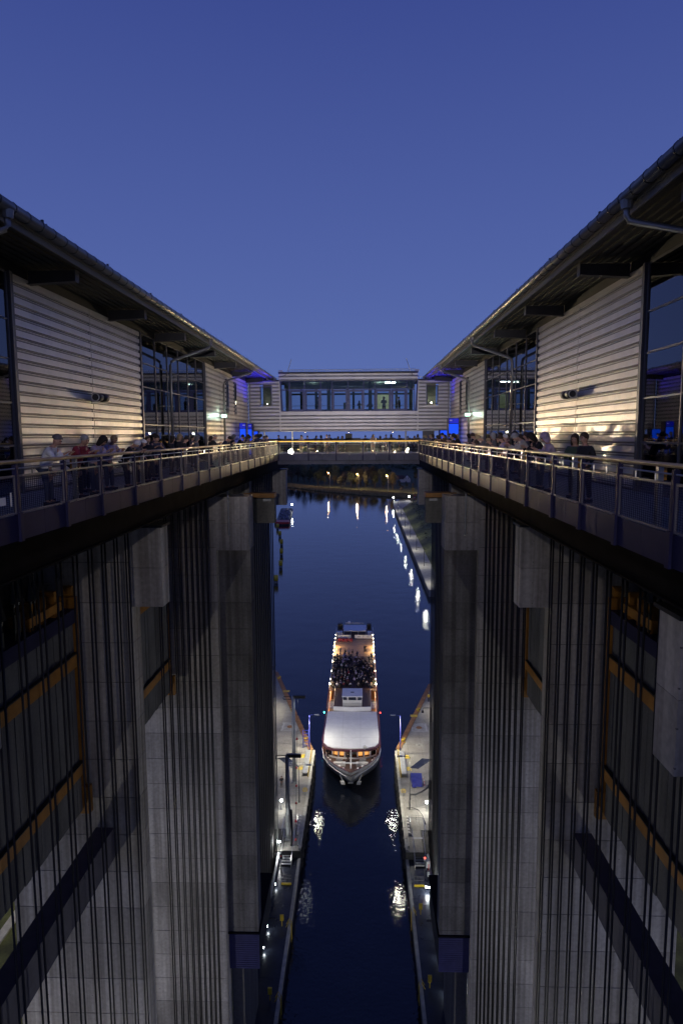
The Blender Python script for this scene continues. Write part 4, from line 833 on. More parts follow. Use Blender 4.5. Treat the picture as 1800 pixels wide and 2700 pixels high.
person('stand_short', -2.0, 61.6, 180, 'person in a brown coat at the bridge handrail between the two lit ones', 'c_brown', 'c_black', 'h_brown', 1.02)
# inside the long window
for x, y, ps, lb, jk in ((-3.0, 66.0, 'stand_short', 'dark figure standing inside the long window, left pair of panes', 'c_black'), (1.0, 66.5, 'stand_long', 'figure sitting low inside the long window right of the middle', 'c_grey'),
                        (2.05, 65.2, 'lean_short', 'dark low figure in the narrow pane of the long window', 'c_black'), (3.4, 65.8, 'stand_long', 'figure in pale green before the lit panel inside the long window', 'c_cream'), (4.9, 66.0, 'stand_short', 'dark figure turned sideways in the right pane of the long window', 'c_black')):
    person(ps, x, y, 170 if ps != 'stand_short' else 100, lb, jk, 'c_black', 'h_dark', .95 if y < 66.4 else .75, z=2.0 if ps != 'lean_short' else 1.62)
# ------------------------------------------------------------------ excursion ship leaving the trough
BXC = -.62; BZ = ZW
ship = T('excursion_ship', 'long white excursion ship with lit saloon windows and a crowded upper deck leaving the trough', 'ship', (BXC, 140, ZW))
S = lambda x: BXC+x
hb = [(101.0, .12), (101.6, .62), (102.6, 1.45), (104, 2.55), (106, 3.75), (108.5, 4.7), (111.5, 5.12), (116, 5.2), (150, 5.2), (170, 5.05), (178, 4.5), (184, 3.6)]
def hull():
    b = MB(); vs = []; rows = [(-.4, .38, 5.4), (.4, .52, 4.6), (1.6, .74, 2.9), (2.9, .92, 1.1), (3.9, 1.0, 0)]
    n = len(hb)
    for h, k, back in rows:
        for y, w in hb:
            f = max(0, 1-(y-101)/12); vs.append((S(-w*(k+(1-k)*min(1, (y-101)/14))), y+back*f, BZ+h+(.75*f*f if h > 2 else 0)))
        for y, w in reversed(hb):
            f = max(0, 1-(y-101)/12); vs.append((S(w*(k+(1-k)*min(1, (y-101)/14))), y+back*f, BZ+h+(.75*f*f if h > 2 else 0)))
    m = 2*n; fs = []
    for i in range(len(rows)-1):
        for j in range(m): fs.append((i*m+j, i*m+(j+1) % m, (i+1)*m+(j+1) % m, (i+1)*m+j))
    return b.add(vs, fs).build('hull', 'white', ship, True)
hull()
outline = [(S(-w*.93), y+.9*max(0, 1-(y-101)/12)+.25) for y, w in hb]+[(S(w*.93), y+.9*max(0, 1-(y-101)/12)+.25) for y, w in reversed(hb)]
MB().ext([(x, y) for x, y in outline], BZ+3.35, BZ+3.42).build('main_deck', 'brown', ship)
# bulwark cap rail following the bow
for s in (-1, 1):
    MB().tube([(S(s*w), y, BZ+3.95+.75*max(0, 1-(y-101)/12)**2) for y, w in hb], .085, 6).build('cap_rail', 'maroon', ship, True)
    MB().tube([(S(s*(w+.03)), y+1.0*max(0, 1-(y-101)/12), BZ+3.1) for y, w in hb[1:]], .06, 6).build('rub_rail', 'white', ship, True)
    a = MB().tube([(S(s*1.3), 104.4, BZ+1.2), (S(s*1.75), 104.2, BZ+2.5)], .1, 6).obox((S(s*1.35), 104.1, BZ+1.2), (1, 0, 0), (0, 1, 0), (.3*s, 0, 1), .32, .08, .3).build('anchor', 'white', ship)
MB().box(S(-.42), S(.42), 102.55, 102.62, BZ+1.9, BZ+2.15).build('bow_emblem', 'galv', ship)
# fore deck gear
for s in (-1, 1):
    for x, y in ((1.2, 103.8), (1.9, 104.6), (3.6, 106.6), (4.0, 107.3)):
        MB().lathe(S(s*x), y, [(.11, BZ+3.42), (.11, BZ+3.8), (.2, BZ+3.82), (.2, BZ+3.95)], 8).build('bollard', 'white', ship)
    MB().box(S(s*.9), S(s*2.9), 105.3, 105.9, BZ+3.42, BZ+4.0).build('locker', 'offwhite', ship)
    MB().box(S(s*1.4), S(s*2.5), 106.2, 106.8, BZ+3.42, BZ+4.1).build('winch', 'galv', ship)
MB().box(S(-1.25), S(1.25), 104.5, 104.65, BZ+4.3, BZ+4.5).build('cross_beam', 'white', ship); MB().tube([(S(0), 103.2, BZ+4.2), (S(0), 106.8, BZ+4.6)], .1, 8).build('boom', 'white', ship); MB().tube([(S(0), 104.6, BZ+3.4), (S(0), 104.6, BZ+6.6)], [.12, .08], 8).build('fore_mast', 'white', ship)
MB().ball((S(2.35), 107.2, BZ+5.9), .32, 8).build('radar_dome', 'offwhite', ship)
# saloon with warm windows under the round-cornered roof
arc = []
for k in range(9):
    t_ = -1+2*k/8; arc.append((t_*4.35, 107.9+1.35*abs(t_)**3))
for (xa, ya), (xb, yb) in zip(arc[:-1], arc[1:]):
    mid = abs((xa+xb)/2) < .6
    d = Vector((xb-xa, yb-ya, 0)); L = d.length; d.normalize(); n_ = Vector((d.y, -d.x, 0)); c = Vector((S((xa+xb)/2), (ya+yb)/2, 0))
    w = MB().obox(c+Vector((0, 0, BZ+3.55)), d, n_, (0, 0, 1), L/2, .06, .15).obox(c+Vector((0, 0, BZ+5.25)), d, n_, (0, 0, 1), L/2, .06, .14).obox(c+Vector((0, 0, BZ+4.4))+d*(L/2-.06), d, n_, (0, 0, 1), .06, .06, .72).obox(c+Vector((0, 0, BZ+4.4))-d*(L/2-.06), d, n_, (0, 0, 1), .06, .06, .72).build('window', 'white', ship)
    MB().obox(c+Vector((0, 0, BZ+4.4))+n_*.0, d, n_, (0, 0, 1), L/2-.12, .01, .69).build('pane', 'glass_clear', w)
    if not mid: MB().obox(c+Vector((0, 0, BZ+4.4))-n_*.55, d, n_, (0, 0, 1), L/2-.16, .02, .66).build('lit_interior', 'l_window', w)
    else: MB().obox(c+Vector((0, 0, BZ+4.6))-n_*.3, d, n_, (0, 0, 1), L/2-.1, .02, .5).build('door', 'offwhite', w)
for s in (-1, 1):
    for k in range(22):
        y = 110.2+2.9*k
        w = MB().box(S(s*4.62), S(s*4.7), y, y+2.8, BZ+3.42, BZ+3.9).box(S(s*4.62), S(s*4.7), y, y+2.8, BZ+5.0, BZ+5.35).box(S(s*4.62), S(s*4.7), y, y+.35, BZ+3.9, BZ+5.0).build('window', 'white', ship)
        MB().box(S(s*4.6), S(s*4.64), y+.36, y+2.78, BZ+3.92, BZ+4.98).build('lit_interior', 'l_window', w)
rf = [(-4.72, 122.6), (-4.85, 112.2), (-4.72, 109.6), (-4.1, 108.4), (-2.9, 107.75), (0, 107.45), (2.9, 107.75), (4.1, 108.4), (4.72, 109.6), (4.85, 112.2), (4.72, 122.6)]
MB().ext([(S(x), y) for x, y in rf], BZ+5.40, BZ+5.56).build('saloon_roof', 'white', ship)
MB().ext([(S(x*1.06), (y-115)*1.06+115 if y < 115 else y) for x, y in rf], BZ+5.08, BZ+5.395).build('roof_edge', 'maroon', ship)
for x in (-1.6, 1.6): MB().box(S(x)-.02, S(x)+.02, 108.2, 122.5, BZ+5.561, BZ+5.575).build('roof_seam', 'offwhite', ship)
for y in (111.5, 115.2, 118.9): MB().box(S(-4.7), S(4.7), y-.02, y+.02, BZ+5.561, BZ+5.572).build('roof_seam', 'offwhite', ship)
# upper deck
MB().box(S(-3.65), S(3.65), 122.62, 176, BZ+5.40, BZ+5.55).build('upper_deck', 'brown', ship)
MB().ext([(S(-3.6), 122.9), (S(0), 122.62), (S(3.6), 122.9), (S(3.6), 123.05), (S(0), 122.78), (S(-3.6), 123.05)], BZ+5.56, BZ+6.35).build('front_bulwark', 'white', ship)
for s in (-1, 1):
    MB().box(S(s*3.66), S(s*4.95), 122.6, 133.2, BZ+3.44, BZ+3.6).build('side_deck', 'galv', ship)
    MB().box(S(s*3.7), S(s*4.9), 125.5, 129, BZ+3.6, BZ+4.9).build('stair_housing', 'galv', ship)
    for k in range(7): MB().box(S(s*3.7), S(s*4.9), 129.2+.35*k, 129.5+.35*k, BZ+4.8-.19*k, BZ+4.85-.19*k).build('step', 'black', ship)
    MB().box(S(s*3.66), S(s*4.98), 133.2, 176, BZ+5.40, BZ+5.55).build('deck_wing', 'brown', ship)
    for z, m in ((6.55, 'white'), (6.2, 'white'), (5.9, 'white')): MB().tube([(S(s*4.9), 133.2, BZ+z), (S(s*4.9), 175.5, BZ+z)], .028, 5).build('rail_bar', m, ship)
    for k in range(29): MB().tube([(S(s*4.9), 133.3+1.5*k, BZ+5.5), (S(s*4.9), 133.3+1.5*k, BZ+6.56)], .03, 5).build('rail_post', 'white', ship)
    MB().tube([(S(s*3.64), 123, BZ+6.45), (S(s*3.64), 133, BZ+6.45)], .03, 5).build('rail_bar', 'white', ship)
    for k in range(5): MB().tube([(S(s*3.64), 123.2+2.4*k, BZ+5.5), (S(s*3.64), 123.2+2.4*k, BZ+6.46)], .03, 5).build('rail_post', 'white', ship)
    for y in (133.8, 136.5, 141.5, 147.8, 152.4, 155.4, 158.6, 161.8, 165, 168.2):
        b_ = MB().ball((S(s*4.82), y, BZ+6.75), .13 if y in (133.8, 147.8, 158.6) else .07, 8).build('deck_lamp', 'l_warm', ship)
    for y in (134.2, 148, 157, 161.5): light('POINT', (S(s*4.55), y, BZ+6.6), 240 if y > 150 else 110, (1, .70, .36), None, .15, parent=ship)
    l = MB().box(S(s*5.35), S(s*5.5), 123.0, 123.2, BZ+5.0, BZ+5.2).build('navigation_light', 'l_green' if s < 0 else 'l_red', ship)
# wheelhouse
MB().box(S(-1.9), S(1.9), 124.9, 128.2, BZ+5.56, BZ+6.75).build('wheelhouse_wall', 'white', ship)
for i, (a, b) in enumerate(((-1.9, -.95), (-.85, .85), (.95, 1.9))):
    w = MB().box(S(a), S(b), 124.95, 125.05, BZ+6.76, BZ+6.84).box(S(a), S(b), 124.95, 125.05, BZ+7.55, BZ+7.7).box(S(a), S(a+.1), 124.95, 125.05, BZ+6.84, BZ+7.55).box(S(b-.1), S(b), 124.95, 125.05, BZ+6.84, BZ+7.55).build('window', 'white', ship)
    MB().box(S(a+.1), S(b-.1), 124.98, 125.0, BZ+6.84, BZ+7.55).build('pane', 'glass', w)
MB().box(S(-1.85), S(1.85), 126.4, 128.2, BZ+6.76, BZ+7.7).build('wheelhouse_back', 'dark_room', ship)
MB().box(S(-2.0), S(2.0), 124.3, 128.5, BZ+7.72, BZ+7.86).build('wheelhouse_roof', 'white', ship); MB().box(S(-.35), S(.35), 126.2, 126.5, BZ+7.87, BZ+7.93).build('roof_hatch', 'trim', ship)
MB().tube([(S(-1.9), 124.6, BZ+6.3), (S(1.9), 124.6, BZ+6.3)], .025, 5).tube([(S(-1.9), 124.6, BZ+5.95), (S(1.9), 124.6, BZ+5.95)], .025, 5).build('wheelhouse_rail', 'galv', ship)
# dance floor, seats, banners, stern
MB().box(S(-4.85), S(4.75), 154.6, 167.8, BZ+5.551, BZ+5.575).build('dance_floor', 'wood', ship)
for k in range(4): MB().box(S(-4.2+1.0*k), S(-3.4+1.0*k), 166.0, 166.7, BZ+5.58, BZ+6.3).build('red_seat', 'c_red', ship)
for a, b in ((-4.5, -2.35), (-2.3, -.9), (.1, 2.3), (2.35, 4.6)):
    f = MB().box(S(a), S(b), 168.2, 168.25, BZ+5.75, BZ+6.65).build('banner', 'white', ship); MB().box(S((a+b)/2-.35), S((a+b)/2+.35), 168.18, 168.198, BZ+6.1, BZ+6.25).build('lettering', 'galv', f)
MB().box(S(-2.9), S(3.1), 171.6, 177, BZ+6.6, BZ+6.75).build('stern_roof', 'white', ship); MB().box(S(-4.7), S(-3.2), 171.5, 172.6, BZ+5.6, BZ+6.4).build('stern_locker', 'white', ship); MB().box(S(3.4), S(4.6), 171.5, 172.6, BZ+5.6, BZ+6.4).build('stern_locker', 'white', ship)
for x in (-2.8, -1, 1, 3): MB().tube([(S(x), 172, BZ+5.5), (S(x), 172, BZ+6.6)], .05, 5).build('roof_post', 'white', ship)
MB().box(S(-4.6), S(-3.3), 176.5, 178, BZ+5.5, BZ+7.1).build('funnel', 'black', ship); MB().box(S(3.4), S(4.5), 176.5, 178, BZ+5.5, BZ+7.1).build('funnel', 'black', ship)
MB().ball((S(-1.5), 178, BZ+7.2), .42, 8).build('radome', 'white', ship); MB().box(S(-2.6), S(2.4), 178.6, 178.8, BZ+6.6, BZ+6.9).build('stern_bar', 'offwhite', ship)
# passengers
def passenger_mesh(sit, bulk):
    b = MB(); z0 = .45 if sit else .86; k = bulk
    b.lathe(0, 0, [(.15*k, z0), (.17*k, z0+.18), (.21*k, z0+.42), (.16*k, z0+.55), (.06, z0+.60), (.06, z0+.64)], 7)
    for s in (-1, 1):
        b.tube([(s*.20*k, 0, z0+.50), (s*.26*k, .08, z0+.25), (s*.14, .28, z0+.14)], [.07, .06, .045], 5)
        if sit: b.tube([(s*.1, 0, z0+.05), (s*.11, .42, z0+.02), (s*.11, .42, .05)], [.09, .075, .06], 5, 1)
        else: b.tube([(s*.09, 0, z0+.05), (s*.1, .02, .48), (s*.1, 0, .03)], [.1, .075, .06], 5, 1)
    b.ball((0, .02, z0+.76), .105, 7, 2, 1.15); b.lathe(0, -.015, [(.112, z0+.76), (.118, z0+.83), (.09, z0+.90), (.02, z0+.92)], 7, 3)
    return b
PM = [passenger_mesh(s, k) for s, k in ((1, 1.0), (1, 1.12), (0, 1.0), (0, 1.1))]
PME = [p.mesh('passenger', ['c_black', 'c_black', 'skin', 'h_dark'], smooth=True) for p in PM]
ROWY = [134.6+.98*k for k in range(20)]
CW = {'c_black': 'black', 'c_navy': 'navy', 'c_grey': 'grey', 'c_brown': 'brown', 'c_white': 'white', 'c_red': 'red', 'c_lilac': 'lilac', 'c_green': 'dark green', 'c_cream': 'cream'}
HW = {'h_dark': 'dark', 'h_grey': 'grey', 'h_blond': 'fair', 'h_white': 'white', 'h_brown': 'brown'}
def ordw(n): return ('first second third fourth fifth sixth seventh eighth ninth tenth eleventh twelfth thirteenth fourteenth fifteenth sixteenth seventeenth eighteenth nineteenth twentieth'.split())[n]
def passenger(x, y, z, kind, a, where):
    jk = R.choice(['c_black']*6+['c_navy']*5+['c_grey']*3+['c_brown', 'c_white', 'c_red', 'c_lilac', 'c_green', 'c_cream']); hr = R.choice(['h_dark', 'h_dark', 'h_brown', 'h_grey', 'h_blond', 'h_white'])
    o = bpy.data.objects.new('person', PME[kind]); COL.objects.link(o); o.location = (x, y, z); o.rotation_euler = (0, 0, a)
    for i, m in ((0, jk), (3, hr)): o.material_slots[i].link = 'OBJECT'; o.material_slots[i].material = K[m]
    lb = '%s passenger in %s, %s hair, %s' % ('seated' if kind < 2 else 'standing', CW[jk], HW[hr], where)
    return tag(o, lb, 'person', 'passengers on the upper deck of the ship')
seat_me = MB().box(-.22, .22, -.22, .22, .40, .45).box(-.22, .22, -.26, -.22, .45, .88).box(-.2, -.17, -.2, -.17, 0, .4).box(.17, .2, -.2, -.17, 0, .4).box(-.2, -.17, .17, .2, 0, .4).box(.17, .2, .17, .2, 0, .4).mesh('deck_chair', 'black')
zD = BZ+5.56; nP = 0
for i, y in enumerate(ROWY):
    hwid = 3.35 if y < 134 else 4.2
    x = -hwid+R.uniform(0, .4); q_ = 0
    while x < hwid:
        aisle = abs(x-.2) < .3 and i % 3 == 0
        if not aisle and R.random() < (.72 if y < 152 else .45) and not (y > 151 and x > 1.2):
            a = math.pi+R.uniform(-.7, .7) if R.random() < .55 else R.uniform(-.7, .7)
            k = R.choice((0, 0, 0, 1, 1, 2)); yy = y+R.uniform(-.15, .15)
            passenger(S(x), yy, zD, k, a, '%s from left in the %s deck row' % (ordw(q_), ordw(i))); nP += 1; q_ += 1
            if k < 2:
                c = bpy.data.objects.new('deck_chair', seat_me); COL.objects.link(c); c.location = (S(x), yy, zD); c.rotation_euler = (0, 0, a); tag(c, 'dark chair under the passenger %s from left in the %s deck row' % (ordw(q_-1), ordw(i)), 'chair', 'chairs on the ship deck')
        x += R.uniform(.62, .85)
for i, (x, y) in enumerate(((-3.3, 156.2), (-2.1, 154.9), (-1.2, 154.8), (-.3, 154.4), (2.6, 157.6), (2.9, 157.9), (4.2, 152.6), (4.3, 151.5))): passenger(S(x), y, zD+.03, 2, R.uniform(0, 6), '%s from the left by the lit dance floor' % ordw(i))
for s, rng in ((-1, 9), (1, 9)):
    for k in range(rng): passenger(S(s*R.uniform(4.25, 4.6)), 135+1.9*k+R.uniform(-.4, .4), zD, 2 if k % 2 else 3, -s*1.57+R.uniform(-.6, .6), '%s from the front along the %s deck rail' % (ordw(k), SIDE[s]))
# crew on the bow
t = person('stand_short', S(-.5), 106.6, 190, 'crew member in dark clothes on the bow of the ship', 'c_black', 'c_black', 'h_dark', 1.0, z=BZ+3.42)
t = person('stand_short', S(-4.1), 108.4, 200, 'crew member in dark clothes at the front corner of the ship saloon', 'c_black', 'c_black', 'h_dark', 1.0, z=BZ+3.42)
# ------------------------------------------------------------------ things on the fore-quays
ZQ = -55.5
def quay_lamp(x, y, top, s, reach, label, e, m='blue', lens='l_quay'):
    l = T('quay_lamp', label, 'lamp', (x, y, ZQ))
    MB().tube([(x, y, ZQ), (x, y, ZQ+2.6), (x, y, ZQ+2.61), (x, y, top)], [.09, .09, .06, .05], 8).build('pole', m, l, True)
    hx = x-s*reach; MB().tube([(x, y, top), (hx+s*.5, y+.05, top+.12)], .035, 6).build('arm', m, l)
    MB().obox((hx, y+.05, top+.12), (1, 0, 0), (0, 1, 0), (0, 0, 1), .42, .16, .06).build('head', 'galv', l); MB().add([(hx-.36, y-.07, top+.055), (hx+.36, y-.07, top+.055), (hx+.36, y+.17, top+.055), (hx-.36, y+.17, top+.055)], [(0, 1, 2, 3)]).build('lens', lens, l)
    light('SPOT', (hx, y+.05, top), e, (1, .90, .70), (hx+s*5.5, y-1, ZQ), .2, 112, .5, l); return l
for s in (-1, 1):
    sd = SIDE[s]
    quay_lamp(s*7.95, 110.8, -48.7, s, 1.3, 'slim blue quay lamp at the corner where the %s quay flares out' % sd, 2600)
    quay_lamp(s*8.3, 93.2 if s > 0 else 94.8, -47.3 if s > 0 else -49.6, s if s > 0 else -1, 1.5, 'dark quay lamp near the trough gate on the %s quay' % sd, 2000 if s > 0 else 600, 'black', 'l_quay' if s > 0 else 'galv')
    quay_lamp(s*19.5, 128, -46, s, 2.5, 'tall quay lamp at the back of the flaring %s quay' % sd, 2600, 'galv')
    for x, y, w in (((-17.6, 145.9, 'farthest'), (-12.7, 128.5, 'middle'), (-8.9, 115.4, 'nearest')) if s < 0 else ((12.6, 128.6, 'farther'), (8.75, 115.2, 'nearer'))):
        b = T('bollard', '%s yellow double bollard by the rusty kerb of the %s quay' % (w, sd), 'bollard', (x, y, ZQ))
        for d in (-.3, .3): MB().lathe(x+d*.5, y+d, [(.16, ZQ), (.16, ZQ+.4), (.26, ZQ+.42), (.26, ZQ+.52), (.1, ZQ+.56)], 8).build('post', 'yellow', b)
        MB().box(x-.35, x+.35, y-.5, y+.5, ZQ, ZQ+.04).build('base_plate', 'yellow', b)
    mx, my = (-15.1, 138.2) if s < 0 else (11.5, 125.9)
    tag(MB().box(mx-.7, mx+.7, my-.55, my+.55, ZQ+.19, ZQ+.195).build('kerb_marking', 'yellow'), 'pale yellow square painted across the rusty kerb of the %s quay' % sd, 'marking')
    hx, hy = (-12.5, 121) if s < 0 else (12.1, 121)
    h = T('shaft_cover', 'pale concrete shaft cover with a rusty round lid on the %s quay' % sd, 'hatch', (hx, hy, ZQ))
    MB().box(hx-1.6, hx+1.6, hy-1.9, hy+1.9, ZQ, ZQ+.012).build('slab', 'kerb', h); MB().lathe(hx, hy, [(.55, ZQ+.013), (.55, ZQ+.05), (.5, ZQ+.06)], 16).build('lid', 'rust', h)
    for a in (-1.3, 1.3): MB().box(hx+a-.03, hx+a+.03, hy-1.5, hy+1.5, ZQ+.013, ZQ+.018).build('line', 'white', h)
    # gangway box with yellow sides
    g = T('gangway_box', 'grey green gangway box with yellow side rails at the edge of the %s quay' % sd, 'gangway', (s*8.05, 106.5, ZQ))
    MB().box(s*7.62, s*8.45, 102.5, 110.4, ZQ+.45, ZQ+.62).build('deck', 'galv', g)
    for x in (7.58, 8.50): MB().box(s*(x-.04), s*(x+.04), 102.4, 110.5, ZQ, ZQ+.80).build('side_rail', 'yellow' if x < 8 else 'galv', g)
    for k in range(5): MB().box(s*7.64, s*8.42, 103+1.7*k, 103.1+1.7*k, ZQ, ZQ+.45).build('cross_bar', 'galv', g)
    for y in (109.3, 105.2): tag(MB().ext([(s*8.65, y-.6), (s*9.5, y-.5), (s*9.3, y+.7), (s*8.65, y+.8)], ZQ+.004, ZQ+.010).build('floor_marking', 'yellow'), 'yellow patch painted on the concrete beside the %s gangway box, %s' % (sd, 'far end' if y > 107 else 'near end'), 'marking')
    tag(MB().ext([(s*9.2, 105.6), (s*10.6, 105.3), (s*13.3, 108.6), (s*11.6, 109.0)], ZQ+.004, ZQ+.009).build('dark_patch', 'deck'), 'dark skewed asphalt patch on the %s quay' % sd, 'patch')
    w = T('hand_winch', 'yellow hand wheel winch on the edge of the %s quay' % sd, 'winch', (s*7.6, 97, ZQ))
    MB().box(s*7.4, s*7.8, 96.8, 97.2, ZQ, ZQ+.5).build('base', 'galv', w)
    MB().tube([(s*7.6+.34*math.cos(k*.785), 96.95, ZQ+.8+.34*math.sin(k*.785)) for k in range(9)], .05, 5).build('wheel', 'yellow', w)
    for k in range(3): MB().tube([(s*7.6+.32*math.cos(k*1.047), 96.95, ZQ+.8+.32*math.sin(k*1.047)), (s*7.6-.32*math.cos(k*1.047), 96.95, ZQ+.8-.32*math.sin(k*1.047))], .02, 4).build('spoke', 'yellow', w)
    l = T('globe_lamp', 'bright white globe lamp at the back of the %s quay by the ropes' % sd, 'lamp', (s*10.75, 92.7, ZQ)); MB().tube([(s*10.75, 92.7, ZQ), (s*10.75, 92.7, ZQ+1.3)], .05, 6).build('post', 'galv', l); MB().ball((s*10.75, 92.7, ZQ+1.5), .2, 10).build('globe', 'l_white', l)
    light('POINT', (s*10.5, 92.5, ZQ+1.75), 200, (1, .97, .88), None, .2, parent=l)
    # railed stair down to the trough walkway
    st = T('steel_stair', 'galvanised steel stair from the %s quay down to the trough walkway' % sd, 'stairs', (s*8.9, 83.5, -56.6))
    for k in range(11): MB().box(s*8.2, s*9.55, 86.0-.46*k, 86.34-.46*k, ZQ-.03-.09*k, ZQ+.0-.09*k).build('tread', 'galv', st)
    for x in (8.15, 9.6):
        MB().tube([(s*x, 86.6, ZQ+1.0), (s*x, 81.0, -55.5)], .03, 6).tube([(s*x, 86.6, ZQ+.5), (s*x, 81.0, -56.0)], .02, 6).build('handrail', 'steel', st)
        MB().box(s*x-.03, s*x+.03, 80.9, 86.5, -56.75, -56.55).build('stringer', 'steel', st)
        for k in range(5): MB().tube([(s*x, 86.5-1.35*k, ZQ-.05-.25*k), (s*x, 86.5-1.35*k, ZQ+1.0-.25*k)], .022, 5).build('baluster', 'steel', st)
    rl = T('platform_railing', 'steel railing round the stair head on the %s quay' % sd, 'railing', (s*9, 88.5, ZQ))
    for (a, b) in (((8.05, 90), (9.98, 90)), ((9.98, 90), (9.98, 86.6)), ((8.05, 90), (8.05, 88.2))):
        for z in (.35, .7, 1.05): MB().tube([(s*a[0], a[1], ZQ+z), (s*b[0], b[1], ZQ+z)], .022, 5).build('bar', 'steel', rl)
        for q in (0, .5, 1): MB().tube([(s*(a[0]+(b[0]-a[0])*q), a[1]+(b[1]-a[1])*q, ZQ), (s*(a[0]+(b[0]-a[0])*q), a[1]+(b[1]-a[1])*q, ZQ+1.05)], .025, 5).build('post', 'steel', rl)
    gt = T('walkway_gate', 'low lattice gate with a yellow foot bar across the %s trough walkway' % sd, 'gate', (s*8.3, 77.8, -56.6))
    MB().box(s*7.75, s*9.0, 77.7, 77.9, -56.6, -56.42).build('foot_bar', 'yellow', gt)
    for k in range(8): MB().tube([(s*(7.8+.165*k), 78.2, -56.6), (s*(7.8+.165*k), 78.2, -55.6)], .018, 5).build('bar', 'steel', gt)
    for z in (-55.6, -56.1): MB().tube([(s*7.78, 78.2, z), (s*9.0, 78.2, z)], .025, 5).build('cross_bar', 'steel', gt)
    sg = T('signal_light', 'red signal light on a dark pole by the %s trough gate' % sd, 'signal', (s*9.2, 79.3, -56.6))
    MB().tube([(s*9.2, 79.3, -56.6), (s*9.2, 79.3, -53.9)], .05, 6).build('pole', 'black', sg); MB().box(s*9.05, s*9.35, 79.2, 79.4, -54.1, -53.5).build('housing', 'black', sg)
    MB().ball((s*9.2, 79.17, -53.7), .10, 8).build('lens', 'l_red' if s > 0 else 'red', sg)
    mc = T('gate_machinery', 'pale gate drive boxes in a row along the edge of the %s quay' % sd, 'machine', (s*7.9, 88, ZQ))
    for k in range(6): MB().box(s*7.62, s*7.9, 86.6+.75*k, 87.05+.75*k, ZQ, ZQ+.45).build('drive_box', 'offwhite', mc); MB().box(s*7.92, s*8.02, 86.6+.75*k, 87.1+.75*k, ZQ, ZQ+.3).build('slot', 'black', mc)
    MB().box(s*7.4, s*7.6, 84, 91, ZQ, ZQ+.25).build('beam', 'kerb', mc)
for x, n in ((1, 'r'),):
    b = T('utility_cart', 'blue covered utility box with a lattice barrier on the right quay', 'box', (10, 100.3, ZQ))
    MB().ext([(9.2, 99.5), (10.7, 99.3), (10.8, 101.4), (9.0, 101.5)], ZQ+.15, ZQ+1.35).build('cover', 'blue', b); MB().box(9.15, 9.75, 99.1, 99.5, ZQ+.15, ZQ+1.0).build('front', 'blue', b)
    for y in (99.7, 101.1):
        for x_ in (9.2, 10.6): MB().tube([(x_, y-.12, ZQ+.15), (x_, y+.12, ZQ+.15)], .15, 8).build('wheel', 'black', b)
    br = T('barrier', 'red and white lattice barrier standing beside the blue box on the right quay', 'barrier', (11.05, 99.9, ZQ))
    for k in range(6): MB().box(11.0, 11.06, 98.6+.45*k, 98.82+.45*k, ZQ+.75, ZQ+.95).build('board', 'white' if k % 2 else 'red', br)
    for y in (98.7, 101): MB().box(10.75, 11.3, y-.03, y+.03, ZQ, ZQ+.06).box(11.0, 11.06, y-.03, y+.03, ZQ, ZQ+.74).build('foot', 'galv', br)
    p = T('hose_pipe', 'thick black hose arm reaching over the right quay from the tower', 'pipe', (11, 94.6, ZQ)); MB().tube([(11.6, 96.2, ZQ+2.8), (11.2, 95.4, ZQ+2.3), (10.2, 94.6, ZQ+2.0), (9.2, 94.0, ZQ+1.9), (8.5, 94.0, ZQ+1.9), (8.4, 93.9, ZQ+1.2)], .14, 8).build('hose', 'black', p, True); MB().box(11.4, 11.8, 96, 96.4, ZQ, ZQ+2.9).build('post', 'black', p)
    p = T('cable_arch', 'thin dark cable arch over the stair head on the right quay', 'cable', (9, 90.5, ZQ)); MB().tube([(7.7, 91.4, ZQ+1.3), (8.6, 91.4, ZQ+1.35), (9.4, 91.1, ZQ+1.2), (10.0, 90.4, ZQ+.7), (10.3, 89.4, ZQ)], .05, 6).build('cable', 'black', p, True)
    tag(MB().box(10.9, 12.1, 113.3, 114.4, ZQ, ZQ+.012).box(11.3, 11.7, 113.7, 114, ZQ+.013, ZQ+.03, 1).build('drain_cover', ['kerb', 'black']), 'small square drain cover in a pale frame on the right quay', 'hatch')
    person('stand_short', 15.2, 133.6, 20, 'worker in a yellow green vest walking at the back of the right quay', 'yellow', 'c_black', 'h_dark', 1.02, z=ZQ)
    l = T('bracket_lamp', 'black bracket lamp on an angled arm above the right quay', 'lamp', (13.8, 123.5, ZQ)); MB().tube([(14.6, 123.5, ZQ), (14.6, 123.5, -52.6), (13.1, 123.4, -52.6), (13.0, 123.4, -53.2)], .08, 6).build('arm', 'black', l); MB().lathe(13.0, 123.4, [(.1, -53.0), (.22, -53.3), (.22, -53.5), (.1, -53.6)], 8).build('head', 'black', l)
    c = T('supply_box', 'pale control box with pipes behind the red signal light on the right', 'box', (9.75, 80.2, -56.6)); MB().box(9.5, 9.95, 79.9, 80.6, -55.6, -54.7).build('box', 'offwhite', c); MB().box(9.55, 9.9, 79.2, 79.6, -56.3, -55.7).build('box', 'galv', c); MB().tube([(9.75, 79.8, -56.6), (9.75, 79.8, -55)], .06, 6).build('pipe', 'red', c)
    l = T('tube_light', 'white tube light by the right outer parapet near the signal', 'light', (9.5, 76.7, -56)); MB().obox((9.35, 76.8, -56.0), (.97, -.25, 0), (.25, .97, 0), (0, 0, 1), .32, .05, .05).build('tube', 'l_white', l); light('POINT', (9.3, 76.6, -55.8), 110, (.9, .95, 1), None, .1, parent=l)
